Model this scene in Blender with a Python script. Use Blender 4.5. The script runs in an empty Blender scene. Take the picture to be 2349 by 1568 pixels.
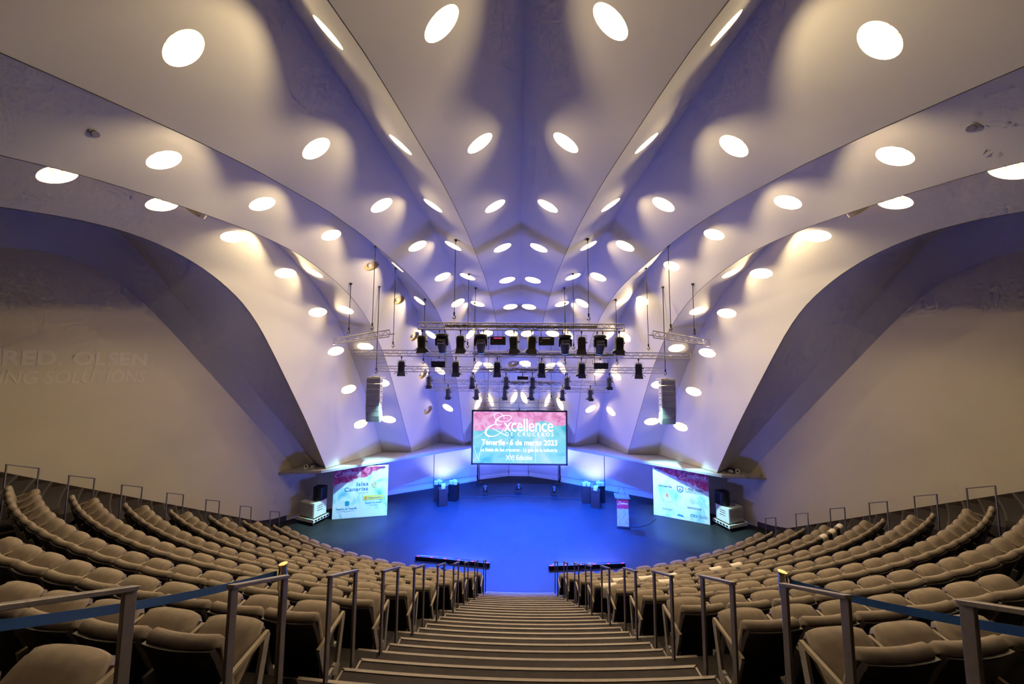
import bpy, bmesh, math, random
import numpy as np
from mathutils import Vector, Matrix
from mathutils.geometry import delaunay_2d_cdt

random.seed(7)
scene = bpy.context.scene
col = scene.collection

# ------------------------------------------------------------------ camera
F_PX, PITCH, YAW, ROLL = 738.7, .0773, .0165, .0054
CAM = Vector((-.115, 0, 6.833))


def cam_ray(px, py):
    c, s = math.cos(ROLL), math.sin(ROLL)
    px, py = px * c + py * s, -px * s + py * c
    xx, u = px / F_PX, -py / F_PX
    c, s = math.cos(PITCH), math.sin(PITCH)
    y, z = c - u * s, s + u * c
    c, s = math.cos(YAW), math.sin(YAW)
    return Vector((xx * c - y * s, xx * s + y * c, z))


fwd = cam_ray(0, 0)
rgt = (cam_ray(F_PX, 0) - fwd).normalized()
upv = (cam_ray(0, -F_PX) - fwd).normalized()
cd = bpy.data.cameras.new('camera')
cd.sensor_fit = 'HORIZONTAL'
cd.sensor_width = 36
cd.lens = F_PX * 36 / 2349
cd.clip_start = .05
cd.clip_end = 200
cam = bpy.data.objects.new('camera', cd)
col.objects.link(cam)
M = Matrix((rgt, upv, -fwd)).transposed().to_4x4()
M.translation = CAM
cam.matrix_world = M
scene.camera = cam

# ------------------------------------------------------------------ world, exposure
w = bpy.data.worlds.new('world')
scene.world = w
w.use_nodes = True
w.node_tree.nodes['Background'].inputs[0].default_value = (.6, .62, .8, 1)
w.node_tree.nodes['Background'].inputs[1].default_value = .001
vs = scene.view_settings
vs.view_transform = 'Standard'
vs.look = 'None'
vs.gamma = 1
vs.use_curve_mapping = False
vs.exposure = 0.0
scene.cycles.use_denoising = True
scene.cycles.use_light_tree = True
scene.cycles.max_bounces = 4
scene.cycles.diffuse_bounces = 3
scene.cycles.glossy_bounces = 2
scene.cycles.sample_clamp_indirect = 4
scene.cycles.sample_clamp_direct = 0
scene.cycles.use_adaptive_sampling = True
scene.cycles.adaptive_threshold = .1
scene.cycles.adaptive_min_samples = 12
scene.cycles.caustics_reflective = False
scene.cycles.caustics_refractive = False
scene.cycles.transmission_bounces = 0
scene.cycles.volume_bounces = 0

WARM = (1, .77, .41)
BLUE = (.001, .085, 1)
P_DOWN = 180          # each ceiling downlight, W
P_BLUE = 20000        # each blue moving head, W
P_BANNER = 4600
P_BACKWALL = 60
P_LEDBAR = 520
P_WASH = 11000
P_PAR = 700
P_UP = 260


def light(name, kind, loc, energy, color, parent=None, aim=None, **kw):
    d = bpy.data.lights.new(name, kind)
    d.energy = energy
    d.color = color
    for k, v in kw.items():
        setattr(d, k, v)
    o = bpy.data.objects.new(name, d)
    col.objects.link(o)
    o.location = loc
    if aim is not None:
        o.rotation_euler = (Vector(aim) - Vector(loc)).to_track_quat('-Z', 'Y').to_euler()
    if parent is not None:
        put(o, parent)
    return o


# ------------------------------------------------------------------ materials
def new_mat(name):
    m = bpy.data.materials.new(name)
    m.use_nodes = True
    n = m.node_tree.nodes
    return m, n, m.node_tree.links, n['Principled BSDF']


def mat(name, rgb, rough=.6, metal=0., noise=0., scale=8., bump=0., bscale=200., emit=None, estr=0., spec=.5):
    m, n, l, b = new_mat(name)
    b.inputs['Base Color'].default_value = (*rgb, 1)
    b.inputs['Roughness'].default_value = rough
    b.inputs['Metallic'].default_value = metal
    b.inputs['Specular IOR Level'].default_value = spec
    tc = n.new('ShaderNodeTexCoord')
    if noise:
        t = n.new('ShaderNodeTexNoise')
        t.inputs['Scale'].default_value = scale
        t.inputs['Detail'].default_value = 5
        r = n.new('ShaderNodeValToRGB')
        r.color_ramp.elements[0].position = .3
        r.color_ramp.elements[1].position = .7
        r.color_ramp.elements[0].color = (*[c * (1 - noise) for c in rgb], 1)
        r.color_ramp.elements[1].color = (*[min(1, c * (1 + noise)) for c in rgb], 1)
        l.new(tc.outputs['Object'], t.inputs['Vector'])
        l.new(t.outputs['Fac'], r.inputs['Fac'])
        l.new(r.outputs['Color'], b.inputs['Base Color'])
    if bump:
        t2 = n.new('ShaderNodeTexNoise')
        t2.inputs['Scale'].default_value = bscale
        t2.inputs['Detail'].default_value = 3
        bp = n.new('ShaderNodeBump')
        bp.inputs['Strength'].default_value = bump
        bp.inputs['Distance'].default_value = .01
        l.new(tc.outputs['Object'], t2.inputs['Vector'])
        l.new(t2.outputs['Fac'], bp.inputs['Height'])
        l.new(bp.outputs['Normal'], b.inputs['Normal'])
    if emit:
        b.inputs['Emission Color'].default_value = (*emit, 1)
        b.inputs['Emission Strength'].default_value = estr
    return m


MT = {}
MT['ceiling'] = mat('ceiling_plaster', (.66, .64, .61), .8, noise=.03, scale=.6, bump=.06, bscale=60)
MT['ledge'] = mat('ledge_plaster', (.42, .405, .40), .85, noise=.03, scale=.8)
MT['wall'] = mat('wall_plaster', (.60, .53, .41), .85, noise=.03, scale=.8, bump=.10, bscale=50)
MT['stagewall'] = mat('stage_wall_panel', (.74, .74, .76), .55, noise=.02, scale=2)
MT['white'] = mat('white_trim', (.8, .8, .78), .5, noise=.02, scale=5)
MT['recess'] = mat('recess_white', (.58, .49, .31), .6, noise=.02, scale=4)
MT['lamp'] = mat('lamp_glow', (1, .95, .8), .5, emit=(1, .88, .62), estr=5, noise=.02)
MT['lampoff'] = mat('lamp_off', (.7, .64, .52), .5, noise=.03)
MT['stage'] = mat('stage_vinyl', (.018, .018, .020), .42, noise=.12, scale=1.3, bump=.03, bscale=90, spec=.1)
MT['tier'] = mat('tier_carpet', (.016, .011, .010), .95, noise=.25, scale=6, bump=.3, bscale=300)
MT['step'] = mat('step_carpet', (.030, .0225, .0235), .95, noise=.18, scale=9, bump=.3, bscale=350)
MT['nosing'] = mat('nosing_strip', (.22, .18, .155), .45, metal=.2, noise=.08, scale=20)
MT['nosing_dark'] = mat('nosing_strip_dark', (.07, .06, .055), .5, metal=.2, noise=.1, scale=20)  # darker nosing colour for the side stairs
MT['skirt'] = mat('dark_skirting', (.035, .02, .016), .6, noise=.1)
MT['fabric'] = mat('beige_fabric', (.245, .198, .156), .95, noise=.10, scale=14, bump=.15, bscale=260, spec=.2)
MT['shell'] = mat('dark_wood', (.018, .010, .009), .45, noise=.3, scale=5)
MT['seatshell'] = mat('brown_wood', (.045, .018, .010), .4, noise=.25, scale=9)
MT['arm'] = mat('pale_wood', (.28, .22, .155), .5, noise=.12, scale=12)
MT['strut'] = mat('grey_casting', (.30, .27, .25), .5, metal=.3, noise=.06)
MT['steel'] = mat('brushed_steel', (.19, .165, .155), .4, metal=.75, noise=.08, scale=30)
MT['chrome'] = mat('chrome_post', (.55, .50, .42), .18, metal=1, noise=.05)
MT['gold'] = mat('brass_cap', (.65, .5, .22), .25, metal=1, noise=.05)
MT['belt'] = mat('blue_webbing', (.002, .045, .20), .7, noise=.08, scale=60, bump=.2, bscale=500)
MT['truss'] = mat('painted_truss', (.42, .39, .35), .45, noise=.05, scale=10)
MT['black'] = mat('black_metal', (.008, .0075, .0075), .45, noise=.2, scale=20)
MT['darkgrey'] = mat('dark_grey_metal', (.055, .052, .048), .5, noise=.15, scale=20)
MT['barn'] = mat('barn_door_metal', (.03, .028, .026), .55, noise=.15, scale=20)
MT['cable'] = mat('black_cable', (.005, .005, .005), .6, noise=.1)
MT['speaker'] = mat('array_cream', (.62, .60, .52), .5, noise=.04)
MT['grille'] = mat('array_grille', (.27, .25, .20), .7, noise=.1, scale=60, bump=.4, bscale=400)
MT['subgrille'] = mat('sub_grille', (.40, .39, .34), .7, noise=.08, scale=60, bump=.4, bscale=400)
MT['plinth'] = mat('black_plinth', (.002, .002, .003), .5, noise=.15)
MT['box'] = mat('gold_boxes', (.72, .60, .40), .45, noise=.1, scale=10)
MT['lens'] = mat('glass_lens', (.02, .03, .05), .1, noise=.05)
MT['bluelens'] = mat('blue_lens', (.02, .1, .6), .2, emit=(.02, .2, 1), estr=6, noise=.02)
MT['led'] = mat('led_red', (.5, .02, .1), .4, emit=(1, .05, .25), estr=1.2, noise=.02)
MT['paper'] = mat('paper_cover', (.78, .70, .58), .8, noise=.04, scale=10)
MT['ghost'] = mat('painted_projection', (.655, .59, .50), .85, noise=.03, scale=2)  # wall colour made paler in place of projected light
MT['tin'] = mat('white_print', (.9, .92, .92), .6, noise=.01)
MT['flake'] = mat('peeling_plaster', (.5, .45, .38), .9, noise=.15, scale=12)


def ink(name, rgb, emit=0.):
    if emit:
        return mat(name, rgb, .6, emit=rgb, estr=emit, noise=.01)
    return mat(name, rgb, .6, noise=.02)


# ------------------------------------------------------------------ mesh builder
class MB:
    def __init__(s):
        s.v = []
        s.f = []

    def add(s, verts, faces):
        b = len(s.v)
        s.v += [tuple(v) for v in verts]
        s.f += [tuple(b + i for i in f) for f in faces]
        return s

    def box(s, c, d, rz=0., mtx=None):
        x, y, z = d[0] / 2, d[1] / 2, d[2] / 2
        vs_ = [Vector((i * x, j * y, k * z)) for i in (-1, 1) for j in (-1, 1) for k in (-1, 1)]
        R = Matrix.Rotation(rz, 3, 'Z') if mtx is None else mtx
        vs_ = [R @ v + Vector(c) for v in vs_]
        return s.add(vs_, [(0, 1, 3, 2), (4, 6, 7, 5), (0, 4, 5, 1), (2, 3, 7, 6), (0, 2, 6, 4), (1, 5, 7, 3)])

    def hexa(s, p):  # 4 bottom + 4 top
        return s.add(p, [(3, 2, 1, 0), (4, 5, 6, 7), (0, 1, 5, 4), (1, 2, 6, 5), (2, 3, 7, 6), (3, 0, 4, 7)])

    def beam(s, a, b, wd, ht, up=(0, 0, 1)):
        a, b = Vector(a), Vector(b)
        d = (b - a).normalized()
        u = Vector(up)
        if abs(d.dot(u)) > .99:
            u = Vector((0, 1, 0))
        x = d.cross(u).normalized() * wd / 2
        z = x.cross(d).normalized() * ht / 2
        p = [a - x - z, a + x - z, a + x + z, a - x + z, b - x - z, b + x - z, b + x + z, b - x + z]
        return s.hexa(p)

    def tube(s, pts, r, n=6, caps=True):
        pts = [Vector(p) for p in pts]
        rs = r if isinstance(r, (list, tuple)) else [r] * len(pts)
        rings = []
        pu = None
        for i, p in enumerate(pts):
            d = (pts[min(i + 1, len(pts) - 1)] - pts[max(i - 1, 0)]).normalized()
            u = pu if pu is not None else (Vector((0, 0, 1)) if abs(d.z) < .9 else Vector((0, 1, 0)))
            x = d.cross(u)
            if x.length < 1e-4:
                x = d.cross(Vector((1, 0, 0)))
            x.normalize()
            u2 = x.cross(d).normalized()
            pu = u2
            rings.append([p + (x * math.cos(a) + u2 * math.sin(a)) * rs[i] for a in [2 * math.pi * k / n for k in range(n)]])
        vv = [v for r_ in rings for v in r_]
        ff = []
        for i in range(len(pts) - 1):
            for k in range(n):
                k2 = (k + 1) % n
                ff.append((i * n + k, i * n + k2, (i + 1) * n + k2, (i + 1) * n + k))
        if caps:
            ff.append(tuple(range(n))[::-1])
            ff.append(tuple((len(pts) - 1) * n + k for k in range(n)))
        return s.add(vv, ff)

    def lathe(s, prof, c=(0, 0, 0), n=16, mtx=None):
        R = mtx or Matrix.Identity(3)
        c = Vector(c)
        vv = [c + R @ Vector((r * math.cos(a), r * math.sin(a), z)) for r, z in prof for a in [2 * math.pi * k / n for k in range(n)]]
        ff = []
        for i in range(len(prof) - 1):
            for k in range(n):
                k2 = (k + 1) % n
                ff.append((i * n + k, i * n + k2, (i + 1) * n + k2, (i + 1) * n + k))
        ff.append(tuple(range(n))[::-1])
        ff.append(tuple((len(prof) - 1) * n + k for k in range(n)))
        return s.add(vv, ff)

    def prism(s, poly, z0, z1):
        n = len(poly)
        vv = [(x, y, z0) for x, y in poly] + [(x, y, z1) for x, y in poly]
        ff = [tuple(range(n))[::-1], tuple(range(n, 2 * n))] + [(i, (i + 1) % n, n + (i + 1) % n, n + i) for i in range(n)]
        return s.add(vv, ff)

    def xf(s, mtx):
        s.v = [tuple(mtx @ Vector(v)) for v in s.v]
        return s

    def mesh(s, name, m, smooth=False, fix=True):
        me = bpy.data.meshes.new(name)
        me.from_pydata(s.v, [], s.f)
        if fix:
            bm = bmesh.new()
            bm.from_mesh(me)
            bmesh.ops.recalc_face_normals(bm, faces=bm.faces)
            bm.to_mesh(me)
            bm.free()
        if smooth:
            me.polygons.foreach_set('use_smooth', [True] * len(me.polygons))
        me.materials.append(m)
        me.update()
        return me

    def build(s, name, m, parent=None, smooth=False, bevel=0., fix=True, angle=None):
        me = s.mesh(name, m, smooth, fix)
        if bevel or angle:
            bm = bmesh.new()
            bm.from_mesh(me)
            if bevel:
                ed = [e for e in bm.edges if len(e.link_faces) == 2 and e.calc_face_angle() > .6]
                bmesh.ops.bevel(bm, geom=ed, offset=bevel, segments=2, affect='EDGES', profile=.5)
            if angle:
                for e in bm.edges:
                    if len(e.link_faces) == 2 and e.calc_face_angle() > angle:
                        e.smooth = False
            bm.to_mesh(me)
            bm.free()
        return mk(name, me, parent)


def mk(name, me, parent=None):
    o = bpy.data.objects.new(name, me)
    col.objects.link(o)
    if parent is not None:
        o.parent = parent
    return o


def empty(name, loc=(0, 0, 0), rz=0.):
    o = bpy.data.objects.new(name, None)
    o.empty_display_size = .1
    o.location = loc
    o.rotation_euler = (0, 0, rz)
    col.objects.link(o)
    return o


def put(o, parent):
    """parent keeping the world transform (parents carry only location and z rotation)"""
    m = Matrix.Translation(parent.location) @ parent.rotation_euler.to_matrix().to_4x4()
    mw = Matrix.Translation(o.location) @ o.rotation_euler.to_matrix().to_4x4()
    o.parent = parent
    ml = m.inverted() @ mw
    o.location = ml.translation
    o.rotation_euler = ml.to_euler()


def tag(o, label, cat, group=None):
    o['label'] = label
    o['category'] = cat
    if group:
        o['group'] = group
    return o


def struct(o):
    o['kind'] = 'structure'
    return o


def copy_tree(o, parent=None):
    c = o.copy()
    col.objects.link(c)
    c.parent = parent
    for ch in o.children:
        copy_tree(ch, c)
    return c


def text_mesh(s, size=1., bold=0., shear=0., space=1., extrude=.002):
    cu = bpy.data.curves.new('lettering', 'FONT')
    cu.body = s
    cu.size = size
    cu.offset = bold
    cu.shear = shear
    cu.space_character = space
    cu.extrude = extrude
    cu.resolution_u = 3
    o = bpy.data.objects.new('lettering', cu)
    col.objects.link(o)
    dg = bpy.context.evaluated_depsgraph_get()
    me = bpy.data.meshes.new_from_object(o.evaluated_get(dg))
    bpy.data.objects.remove(o)
    bpy.data.curves.remove(cu)
    return me


def fit_text(s, w_, h, bold=0., shear=0., space=1.):
    """lettering mesh in its own xy plane, origin lower left, scaled to width w_ and cap height h"""
    me = text_mesh(s, 1., bold, shear, space)
    a = np.empty(len(me.vertices) * 3)
    me.vertices.foreach_get('co', a)
    a = a.reshape(-1, 3)
    lo, hi = a.min(0), a.max(0)
    a[:, 0] = (a[:, 0] - lo[0]) * w_ / max(hi[0] - lo[0], 1e-6)
    a[:, 1] = (a[:, 1] - lo[1]) * h / max(hi[1] - lo[1], 1e-6)
    me.vertices.foreach_set('co', a.ravel())
    return me


def place_text(me, name, m, parent, origin, xdir=(1, 0, 0), ydir=(0, 0, 1)):
    """origin and axes in the parent's own space"""
    x, y = Vector(xdir).normalized(), Vector(ydir).normalized()
    z = x.cross(y)
    mt_ = Matrix((x, y, z)).transposed().to_4x4()
    mt_.translation = Vector(origin)
    me.transform(mt_)
    me.materials.clear()
    me.materials.append(m)
    me.name = name
    return mk(name, me, parent)


# ------------------------------------------------------------------ hall geometry
YC = 26.415                    # seating rows are arcs about (0, YC)
R1, DR, DZ = 16.814, .922, .504


def rowR(k):
    return R1 + DR * (k - 1)


WX, WY, WA = 10.25, 14.75, math.radians(44)     # side wall: passes (-WX, WY), runs at WA to the axis


def wall_angle(R):
    """angle about (0,YC) at which the circle R meets the side wall"""
    lo, hi = .3, 1.3
    for _ in range(40):
        m_ = (lo + hi) / 2
        x, y = R * math.sin(m_), YC - R * math.cos(m_)
        if x < WX + math.tan(WA) * (WY - y):
            lo = m_
        else:
            hi = m_
    return lo


def pol(R, a, z=0.):
    return (R * math.sin(a), YC - R * math.cos(a), z)


YB = -3.0
# fold lines of the ceiling, left half: foot, plan angle, (distance, height) along the fold
FOLD=[
 ('v',(0,19.75),0,[(-.1,2.4),(.1,4.77),(.6,6.8),(1.55,8.65),(2.6,9.72),(3.6,10.3),(5.0,11.0),(7.2,11.9),(9.4,12.6),(11.8,13.15),(14.2,13.7),(17,14.2),(24,14.8)]),
 ('r',(-1.08,19.3),4.9,[(0,2.4),(.55,4.3),(.8,7.0),(1.2,8.3),(2.2,9.3),(3.4,9.95),(4.7,10.5),(6.02,10.87),(8.0,11.25),(9.6,11.45),(11.5,11.54),(13.2,11.49),(14.9,11.4),(15.8,11.26),(19,10.8),(24,10.2)]),
 ('v',(-2.05,19.5),9.8,[(-.1,2.4),(.04,4.77),(.57,6.85),(1.53,8.66),(2.54,9.73),(3.49,10.33),(5.0,11.07),(7.2,11.95),(9.4,12.64),(11.78,13.2),(14.2,13.72),(17,14.3),(24,14.9)]),
 ('r',(-3.1,18.68),14.7,[(0,2.4),(.57,4.19),(1.09,5.9),(1.8,7.5),(2.23,8.24),(3.02,9.1),(3.66,9.6),(4.7,10.18),(5.75,10.55),(6.9,10.85),(8.0,11.07),(9.1,11.24),(10.4,11.34),(11.9,11.33),(12.83,11.27),(14.1,11.13),(15.33,10.95),(18,10.4),(24,9.6)]),
 ('v',(-4.75,19.2),16.25,[(-.26,2.4),(.25,4.43),(.64,5.7),(1.19,7.42),(1.78,8.64),(2.41,9.53),(3.24,10.38),(4.0,11.02),(4.77,11.53),(5.7,12.0),(7.5,12.55),(10,13.05),(14,13.5),(24,13.8)]),
 ('r',(-5.6,17.1),24.4,[(0,2.4),(1.0,4.88),(1.79,6.8),(2.34,7.85),(2.88,8.67),(3.45,9.33),(4.15,9.92),(4.83,10.34),(5.54,10.67),(6.4,10.97),(7.47,11.15),(8.3,11.22),(9.4,11.25),(10.73,11.22),(11.5,11.15),(12.14,11.05),(15,10.5),(24,9.2)]),
 ('v',(-7.15,17.05),25.5,[(-.02,2.4),(.56,3.97),(1.15,5.42),(1.78,6.84),(2.13,7.58),(2.43,8.22),(2.87,9.0),(3.34,9.65),(3.92,10.28),(4.59,10.86),(5.05,11.24),(5.5,11.58),(7,12.15),(9.2,12.6),(13,12.9),(24,13)]),
 ('r',(-8.4,14.23),34.2,[(0,2.4),(.84,4.41),(1.81,6.5),(2.34,7.6),(2.77,8.42),(3.25,9.12),(3.72,9.61),(4.18,9.99),(4.72,10.33),(5.18,10.54),(5.78,10.73),(6.35,10.82),(6.86,10.84),(7.48,10.8),(8.13,10.72),(12,10.2),(24,8.8)]),
 ('v',(-9.4,15.1),37.7,[(.08,2.4),(1.11,3.95),(2.05,5.25),(2.9,6.46),(3.46,7.27),(3.98,8.01),(4.57,8.84),(5.12,9.62),(5.57,10.25),(5.87,10.66),(6.36,11.2),(7.2,11.65),(9,11.8),(13,11.7),(24,11)]),
 ('r',(-10.25,14.75),44,[(-.18,2.1),(1.18,4.04),(2.04,5.25),(2.91,6.46),(3.63,7.46),(4.27,8.34),(4.86,9.1),(5.34,9.6),(5.8,9.96),(6.16,10.17),(6.6,10.33),(7.17,10.4),(7.76,10.33),(12,9.9),(24,8.7)]),
]
def smooth_eval(pts,q):
    # monotone-safe cubic (Catmull-Rom/ finite difference hermite with pchip slopes)
    x=np.array([p[0] for p in pts],float);y=np.array([p[1] for p in pts],float)
    h=np.diff(x);d=np.diff(y)/h
    m=np.zeros(len(x));m[0]=d[0];m[-1]=d[-1]
    for i in range(1,len(x)-1):
        if d[i-1]*d[i]<=0:m[i]=0
        else:
            w1=2*h[i]+h[i-1];w2=h[i]+2*h[i-1];m[i]=(w1+w2)/(w1/d[i-1]+w2/d[i])
    q=np.clip(q,x[0],x[-1]);i=np.clip(np.searchsorted(x,q)-1,0,len(x)-2)
    t=(q-x[i])/h[i]
    return ((2*t**3-3*t**2+1)*y[i]+(t**3-2*t**2+t)*h[i]*m[i]+(-2*t**3+3*t**2)*y[i+1]+(t**3-t**2)*h[i]*m[i+1])
def fold(k,t):
    """points of fold line k at t in [0,1]"""
    kind,(bx,by),a,pts=FOLD[k];a=np.radians(a)
    s0=pts[0][0];s1=(by-YB)/np.cos(a)
    s=s0+(s1-s0)*np.asarray(t,float)
    return np.stack([bx-s*np.sin(a),by-s*np.cos(a),smooth_eval(pts,s)],-1)
def plate(i,t,u):
    """plate between fold i (u=0) and fold i+1 (u=1)"""
    A=fold(i,t);B=fold(i+1,t);u=np.asarray(u,float)[...,None]
    return A*(1-u)+B*u

LT = {
    0: [(.6525, .588), (.5312, .506), (.4175, .456), (.3163, .425), (.2216, .394), (.1384, .356), (.0719, .363), (.0353, .281), (.0153, .269)],
    1: [(.6356, .53), (.5259, .494), (.4112, .6), (.3138, .638), (.2256, .638), (.1425, .656), (.07, .58), (.0331, .65), (.0162, .56)],
    2: [(.6375, .588), (.5231, .531), (.4159, .469), (.3184, .444), (.2294, .37), (.1538, .338), (.0825, .25), (.0378, .25), (.0103, .3)],
    3: [(.53, .5), (.43, .5), (.335, .5), (.2419, .506), (.1556, .581), (.0912, .70), (.0534, .631), (.0259, .506)],
    4: [(.605, .6), (.4919, .581), (.3947, .538), (.3047, .381), (.2234, .306), (.1497, .24), (.0912, .24), (.0525, .25), (.0244, .275)],
    5: [(.47, .58), (.375, .6), (.29, .6), (.2109, .575), (.1469, .544), (.1016, .475), (.0653, .35), (.0306, .481)],
    6: [(.4241, .43), (.3466, .35), (.2669, .319), (.1991, .23), (.1394, .21), (.0981, .21), (.0612, .238), (.0281, .238)],
}
HOLE_A, HOLE_B = .19, .38      # openings: half size along the fold and across it


def surf(i, t, u):
    return Vector(plate(i, np.array([t]), np.array([u]))[0])


def frame_at(i, t, u):
    e = .002
    P = surf(i, t, u)
    Pt = (surf(i, min(1, t + e), u) - surf(i, max(0, t - e), u)) / (min(1, t + e) - max(0, t - e))
    Pu = (surf(i, t, min(1, u + .01)) - surf(i, t, max(0, u - .01))) / (min(1, u + .01) - max(0, u - .01))
    n = Pt.cross(Pu).normalized()
    return P, Pt, Pu, n


ceiling = struct(empty('ceiling'))
room_c = Vector((0, 11, 5))


def hole_ring(i, t, u, n=28):
    P, Pt, Pu, nn = frame_at(i, t, u)
    e2 = Pu.normalized()
    e1 = nn.cross(e2)
    g11, g12, g22 = Pt.dot(Pt), Pt.dot(Pu), Pu.dot(Pu)
    det = g11 * g22 - g12 * g12
    out = []
    for k in range(n):
        a = 2 * math.pi * k / n
        d = e1 * math.cos(a) * HOLE_A + e2 * math.sin(a) * HOLE_B
        b1, b2 = d.dot(Pt), d.dot(Pu)
        out.append((t + (g22 * b1 - g12 * b2) / det, u + (g11 * b2 - g12 * b1) / det))
    return out, P, nn


def plate_mesh(i, mirror):
    LS, WS = 22., 2.6
    tt = [0]
    while tt[-1] < 1:
        tt.append(min(1, tt[-1] + (.006 if tt[-1] < .30 else .014)))
    us = np.linspace(0, 1, 9)
    holes = []
    for (t, u) in LT.get(i, []):
        ring, P, nn = hole_ring(i, t, u)
        holes.append(ring)
    pts = []
    for t in tt:
        for u in us:
            ok = True
            for h in holes:
                ct = sum(p[0] for p in h) / len(h)
                cu_ = sum(p[1] for p in h) / len(h)
                rt = max(abs(p[0] - ct) for p in h)
                ru = max(abs(p[1] - cu_) for p in h)
                if ((t - ct) / rt) ** 2 + ((u - cu_) / ru) ** 2 < 1.25:
                    ok = False
                    break
            if ok or u in (0, 1):
                pts.append((t * LS, u * WS))
    edges = []
    for h in holes:
        b = len(pts)
        pts += [(max(0, p[0]) * LS, p[1] * WS) for p in h]
        edges += [(b + k, b + (k + 1) % len(h)) for k in range(len(h))]
    vo, eo, fo, *_ = delaunay_2d_cdt([Vector(p) for p in pts], edges, [], 0, 1e-5)
    vo = np.array([tuple(v) for v in vo])
    T_, U_ = vo[:, 0] / LS, vo[:, 1] / WS
    co = plate(i, T_, U_)
    hp = [np.array(h) for h in holes]

    def inside(t, u, h):
        c = False
        n = len(h)
        j = n - 1
        for k in range(n):
            if (h[k][1] > u) != (h[j][1] > u) and t < (h[j][0] - h[k][0]) * (u - h[k][1]) / (h[j][1] - h[k][1]) + h[k][0]:
                c = not c
            j = k
        return c
    faces = []
    for f in fo:
        t, u = T_[list(f)].mean(), U_[list(f)].mean()
        if u < -.001 or u > 1.001:
            continue
        if any(abs(t - h[:, 0].mean()) < .05 and inside(t, u, h) for h in hp):
            continue
        faces.append(tuple(f))
    if mirror:
        co = co * np.array([-1, 1, 1])
    m_ = MB().add(co, faces)
    # one winding for the whole plate, facing the room
    tot = 0.
    for f in m_.f:
        a, b, c = (Vector(m_.v[k]) for k in f[:3])
        tot += (b - a).cross(c - a).dot(room_c - a)
    if tot < 0:
        m_.f = [f[::-1] for f in m_.f]
    return m_


LAMP_DEPTH = .29
OFF_LEFT = {(4, 4), (4, 5), (4, 6), (4, 7), (4, 8), (0, 7)}
DL = []
for f_ in (1, .6, .3):          # the lamps low on the stage wall are dimmed
    q = bpy.data.lights.new('downlight_lamp', 'POINT')
    q.energy = P_DOWN * f_
    q.color = WARM
    q.shadow_soft_size = .07
    DL.append(q)
NAMES = ['central crease', 'second crease inner flank', 'second crease outer plate', 'third crease inner flank', 'third crease outer plate',
         'fourth crease inner flank', 'fourth crease outer plate']
ORDINAL = ['first', 'second', 'third', 'fourth', 'fifth', 'sixth', 'seventh', 'eighth', 'ninth', 'tenth', 'eleventh', 'twelfth', 'thirteenth',
           'fourteenth', 'fifteenth', 'sixteenth', 'seventeenth', 'eighteenth', 'nineteenth', 'twentieth', 'twenty-first', 'twenty-second']


def downlight(i, k, t, u, mirror):
    ring, P, nn = hole_ring(i, t, u)
    R = np.array(ring)
    co = plate(i, np.clip(R[:, 0], 0, 1), R[:, 1])
    if mirror:
        co = co * np.array([-1, 1, 1])
        P = Vector((-P.x, P.y, P.z))
        nn = Vector((-nn.x, nn.y, nn.z))
    if nn.dot(room_c - P) > 0:
        nn = -nn                      # points up into the void
    side = 'lectern side' if mirror else 'lettered wall side'
    off = (not mirror) and (i, k) in OFF_LEFT
    o = empty('ceiling_downlight', P)
    tag(o, '%s oval downlight, %s up from the ledge, %s, %s' % ('unlit' if off else 'lit', ORDINAL[len(LT[i]) - 1 - k], NAMES[i], side),
        'ceiling light', 'recessed ceiling downlights')
    ring0 = [Vector(c) - P for c in co]
    n = len(ring0)
    depth = .16 if off else .42
    prof = [(1, 0), (1, .5), (.97, 1)]
    vv, ff = [], []
    for sc, d in prof:
        vv += [v * sc + nn * d * depth for v in ring0]
    for j in range(len(prof) - 1):
        for q in range(n):
            q2 = (q + 1) % n
            ff.append((j * n + q, j * n + q2, (j + 1) * n + q2, (j + 1) * n + q))
    ff.append(tuple((len(prof) - 1) * n + q for q in range(n)))
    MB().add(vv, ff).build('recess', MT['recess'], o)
    q = nn.to_track_quat('Z', 'Y').to_matrix()
    MB().lathe([(.09, depth - .01), (.09, depth - .05), (.06, depth - .07)], (0, 0, 0), 14, q).build('lamp', MT['lampoff' if off else 'lamp'], o)
    if not off:
        lo = bpy.data.objects.new('lamp_light', DL[2 if t < .05 else 1 if t < .12 else 0])
        col.objects.link(lo)
        lo.parent = o
        lo.location = nn * LAMP_DEPTH


for i in range(9):
    for mirror in (False, True):
        me = plate_mesh(i, mirror).mesh('ceiling_plate', MT['ceiling'], smooth=True, fix=False)
        mk('ceiling_plate', me, ceiling)
        for k, (t, u) in enumerate(LT.get(i, [])):
            downlight(i, k, t, u, mirror)

# thin dark line running along each sharp rib
for i in (1, 3, 5, 7):
    for sg in (1, -1):
        P = fold(i, np.linspace(.002, .98, 90))
        MB().tube([(sg * p[0], p[1], p[2] - .003) for p in P], .008, 5).build('rib_edge', MT['darkgrey'], ceiling)

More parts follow.
